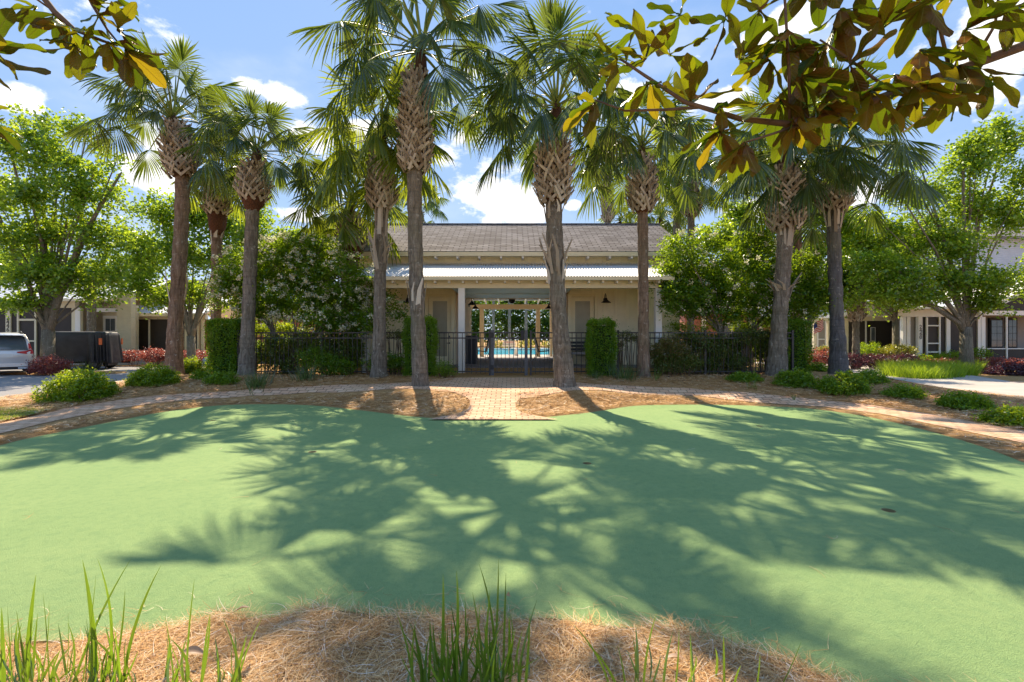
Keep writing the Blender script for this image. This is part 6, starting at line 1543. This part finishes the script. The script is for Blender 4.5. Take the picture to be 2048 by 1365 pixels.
RW = [(1235,118,1.82,-.7,.2,7,.16),(1190,205,1.82,-.6,.6,8,.155),(1300,165,1.8,-.2,.8,7,.16),(1290,120,1.8,-.3,-.7,7,.15),(1380,205,1.76,.1,-.6,7,.16),(1440,262,1.7,-.2,.6,8,.15),(1440,215,1.72,.2,.5,7,.15),
      (1360,30,1.75,-.2,-.3,5,.15),(1520,20,1.68,.2,-.2,6,.16),(1575,60,1.66,-.2,.8,7,.17),(1600,150,1.66,.4,.5,8,.165),(1490,285,1.64,-.1,.6,8,.145),(1590,235,1.68,.3,.6,8,.15),(1650,90,1.66,-.3,.3,9,.17),(1660,180,1.68,.2,.8,9,.16),
      (1700,130,1.66,.2,-.1,9,.165),(1740,180,1.68,.1,.9,9,.17),(1760,60,1.68,.0,-.3,9,.17),(1830,170,1.68,.2,.9,10,.165),(1840,100,1.68,.3,.5,9,.17),(1850,0,1.7,-.2,.3,9,.17),(1930,60,1.7,.1,.4,9,.17),(1920,130,1.7,.4,.8,9,.17),(2010,20,1.7,.3,.3,8,.16),(1480,120,1.74,.4,-.6,6,.16),(1980,150,1.72,.3,.5,4,.15),(1680,20,1.68,0,.2,8,.17),(1790,150,1.7,-.2,.5,7,.17),(1270,60,1.85,-.3,.1,5,.15),(1340,110,1.8,.1,-.4,5,.15),(1540,120,1.7,-.2,.5,6,.16),(1560,200,1.7,-.3,.7,6,.16),(1890,190,1.7,.2,.8,5,.16),(1640,210,1.66,.3,.7,6,.15),(1450,40,1.72,-.3,.1,5,.16),(1950,-60,1.7,0,.4,8,.17),(1780,-70,1.7,0,.3,8,.17),(1640,-60,1.7,0,.3,8,.17),(1500,-90,1.75,0,.3,8,.17),(1880,-170,1.7,0,.2,8,.17),(1700,-190,1.7,0,.2,8,.17),(1560,-220,1.72,0,.2,8,.17),(1400,-180,1.75,0,.2,7,.17),(1800,-320,1.7,0,.2,8,.17),(2000,-250,1.7,0,.2,8,.17),(1620,-350,1.7,0,.2,8,.17)]  # whorls high above the frame are unseen, added to shade the leaves below
magnolia('magnolia whose leafy limb with brown undersides reaches across the top right', (3.9, .25), 0, RB, RW, 5)
LB = [([(0, 0, 2.9, 0), (-200, -180, 1.9), (60, -40, 2.0), (110, 25, 2.0), (150, 60, 2.0), (205, 82, 2.0), (235, 92, 2.0)], (.02, .003)),
      ([(60, -40, 2.0), (75, 0, 2.0), (100, 18, 2.0)], (.006, .003)),
      ([(150, -60, 1.98), (185, 10, 1.98), (215, 60, 1.98), (240, 90, 1.98)], (.008, .003)),
      ([(-200, -180, 1.9), (-120, 40, 1.7), (-60, 120, 1.65)], (.01, .004)), ([(-120, 40, 1.7), (-90, 180, 1.75), (-50, 240, 1.8)], (.006, .003))]
LW = [(75,15,2.0,-.5,.3,5,.15),(110,30,2.0,-.3,.9,6,.15),(140,55,2.0,-.1,.9,5,.14),(200,30,1.98,.3,.2,7,.15),(185,5,1.98,.5,-.2,5,.15),(215,85,1.98,.2,.7,8,.15),(250,100,1.98,.4,.6,8,.16),(235,60,1.98,.6,-.1,6,.15),(150,90,2.0,-.2,.8,5,.14),(170,60,1.98,.1,.5,5,.14),(210,-20,1.98,.5,0,4,.15),(150,-100,2.0,0,.2,7,.16),(60,-90,2.0,0,.2,7,.16),(230,-120,2.0,.2,.2,6,.16),(110,-190,2.0,0,.2,7,.16),  # whorls with strongly negative py are out of view, added to cast shade
      (-35,110,1.65,.9,.3,7,.17),(-20,90,1.65,.9,0,4,.15),(-45,235,1.8,.8,.3,5,.14)]
magnolia('magnolia twigs hanging into the top left corner above the leftmost palm', (-4.3, .3), 0, LB, LW, 9)
# ------------------------------------------------------------------ light, sky, camera
SUN_AZ = radians(-16.0); SUN_EL = radians(47.0)      # azimuth measured from +Y, negative = to the left
sun = bpy.data.lights.new('sun', 'SUN'); sun.energy = 4.6; sun.angle = radians(0.53); sun.color = (1.0, 0.84, 0.62)
so = bpy.data.objects.new('sun', sun); COL.objects.link(so)
from mathutils import Vector
sd_ = Vector((sin(SUN_AZ)*cos(SUN_EL), cos(SUN_AZ)*cos(SUN_EL), sin(SUN_EL)))
so.rotation_euler = sd_.to_track_quat('Z', 'Y').to_euler(); so.location = sd_*40
w = bpy.data.worlds.new('World'); sc.world = w; w.use_nodes = True; nt = w.node_tree; nt.nodes.clear()
def wn(t, **k):
    n = nt.nodes.new(t); [setattr(n, a, b) for a, b in k.items()]; return n
def wm(op, a, b=0.0, clamp=False):
    n = wn('ShaderNodeMath', operation=op, use_clamp=clamp)
    for i, v in enumerate((a, b)):
        if isinstance(v, (int, float)): n.inputs[i].default_value = v
        else: nt.links.new(v, n.inputs[i])
    return n.outputs[0]
def wm2(c):
    v = wn('ShaderNodeVectorMath', operation='SCALE'); nt.links.new(c, v.inputs[0]); v.inputs['Scale'].default_value = 1.0/(SKY_S*2**EXPO); return v.outputs[0]
sky = wn('ShaderNodeTexSky', sky_type='NISHITA'); sky.sun_disc = False; sky.sun_elevation = SUN_EL; sky.sun_rotation = SUN_AZ; sky.air_density = 1.0; sky.dust_density = 0.6; sky.ozone_density = 2.2
tc = wn('ShaderNodeTexCoord'); sp_ = wn('ShaderNodeSeparateXYZ'); nt.links.new(tc.outputs['Generated'], sp_.inputs[0])
# cumulus banks, placed by direction (azimuth in radians, height angle in radians)
CL = [(555,185,60,26),(500,170,50,24),(300,270,60,30),(320,345,75,34),(40,200,70,26),(960,395,105,38),(1050,420,110,30),(890,410,70,34),(1145,412,26,16),(1500,420,70,22),(1720,390,60,30),(2010,70,110,80),(1960,150,90,50),(1460,200,90,30),(1560,60,110,40),(730,260,50,20),(1330,380,60,30),(600,430,60,14),(935,272,16,8),(1290,180,70,26),(-300,300,200,60),(2500,320,200,70)]
az_ = wm('ARCTAN2', sp_.outputs['X'], sp_.outputs['Y']); el_ = wm('ARCSINE', sp_.outputs['Z'])
def wnoise(scale, det, ro, mapscale):
    mp = wn('ShaderNodeMapping'); mp.inputs['Scale'].default_value = mapscale; nt.links.new(tc.outputs['Generated'], mp.inputs[0])
    n = wn('ShaderNodeTexNoise'); n.inputs['Scale'].default_value = scale; n.inputs['Detail'].default_value = det; n.inputs['Roughness'].default_value = ro; nt.links.new(mp.outputs[0], n.inputs['Vector']); return n.outputs['Fac']
n1 = wnoise(7, 9, .62, (1, 1, 1.7)); n2 = wnoise(3.0, 6, .55, (1, 1, 2.0))
mask = None
for px, py, rx, ry in CL:
    dx = (px-CX)/F; dz = (HY-py)/F; ln = sqrt(1+dx*dx+dz*dz); a0 = atan2(dx, 1); e0 = math.asin(dz/ln); ra = rx/F/(1+dx*dx)*1.25; re = ry/F/(1+dz*dz)*1.25
    u = wm('DIVIDE', wm('SUBTRACT', az_, a0), ra); v = wm('DIVIDE', wm('SUBTRACT', el_, e0), re)
    q = wm('SUBTRACT', 1.0, wm('ADD', wm('MULTIPLY', u, u), wm('MULTIPLY', v, v)), True); 
    mask = q if mask is None else wm('MAXIMUM', mask, q)
m_ = wm('ADD', wm('MULTIPLY', mask, 0.62), wm('MULTIPLY', wm('SUBTRACT', n1, 0.5), 2.6))
mr = wn('ShaderNodeMapRange', interpolation_type='SMOOTHSTEP'); mr.inputs['From Min'].default_value = .20; mr.inputs['From Max'].default_value = .50; nt.links.new(m_, mr.inputs['Value'])
hz_ = wn('ShaderNodeMapRange', interpolation_type='SMOOTHSTEP'); hz_.inputs['From Min'].default_value = .48; hz_.inputs['From Max'].default_value = .78; nt.links.new(n2, hz_.inputs['Value'])
cl = wm('MAXIMUM', mr.outputs[0], wm('MULTIPLY', hz_.outputs[0], .30), True)
gr = wn('ShaderNodeValToRGB'); nt.links.new(el_, gr.inputs['Fac']); e_ = gr.color_ramp.elements; e_[0].position = 0.0; e_[0].color = (*SKY_LO, 1); e_[1].position = .75; e_[1].color = (*SKY_HI, 1)
x_ = e_.new(.28); x_.color = (*SKY_MID, 1)
sk2 = wn('ShaderNodeMix', data_type='RGBA'); sk2.inputs[0].default_value = .93; nt.links.new(sky.outputs[0], sk2.inputs[6]); nt.links.new(wm2(gr.outputs[0]), sk2.inputs[7])
tint = wn('ShaderNodeMix', data_type='RGBA', blend_type='MULTIPLY'); tint.inputs[0].default_value = 1; nt.links.new(sk2.outputs[2], tint.inputs[6]); tint.inputs[7].default_value = (SKY_T[0], SKY_T[1], SKY_T[2], 1)
mx = wn('ShaderNodeMix', data_type='RGBA'); nt.links.new(cl, mx.inputs[0]); nt.links.new(tint.outputs[2], mx.inputs[6]); mx.inputs[7].default_value = (CLOUD, CLOUD*.99, CLOUD*1.0, 1)
bgn = wn('ShaderNodeBackground'); bgn.inputs['Strength'].default_value = SKY_S; nt.links.new(mx.outputs[2], bgn.inputs['Color']); wo = wn('ShaderNodeOutputWorld'); nt.links.new(bgn.outputs[0], wo.inputs['Surface'])
cam = bpy.data.cameras.new('camera'); co = bpy.data.objects.new('camera', cam); COL.objects.link(co)
cam.sensor_width = 36; cam.lens = F/2048*36; cam.clip_end = 3000; cam.clip_start = .05; cam.shift_y = -2.5/2048
co.location = (0, 0, EYE); co.rotation_euler = (pi/2, 0, 0); sc.camera = co
sc.view_settings.view_transform = 'Standard'; sc.view_settings.look = 'None'; sc.view_settings.exposure = EXPO; sc.view_settings.gamma = 1
sc.cycles.max_bounces = 7; sc.cycles.diffuse_bounces = 4; sc.cycles.glossy_bounces = 3; sc.cycles.transmission_bounces = 4; sc.cycles.caustics_reflective = False; sc.cycles.caustics_refractive = False
sc.cycles.sample_clamp_indirect = 6
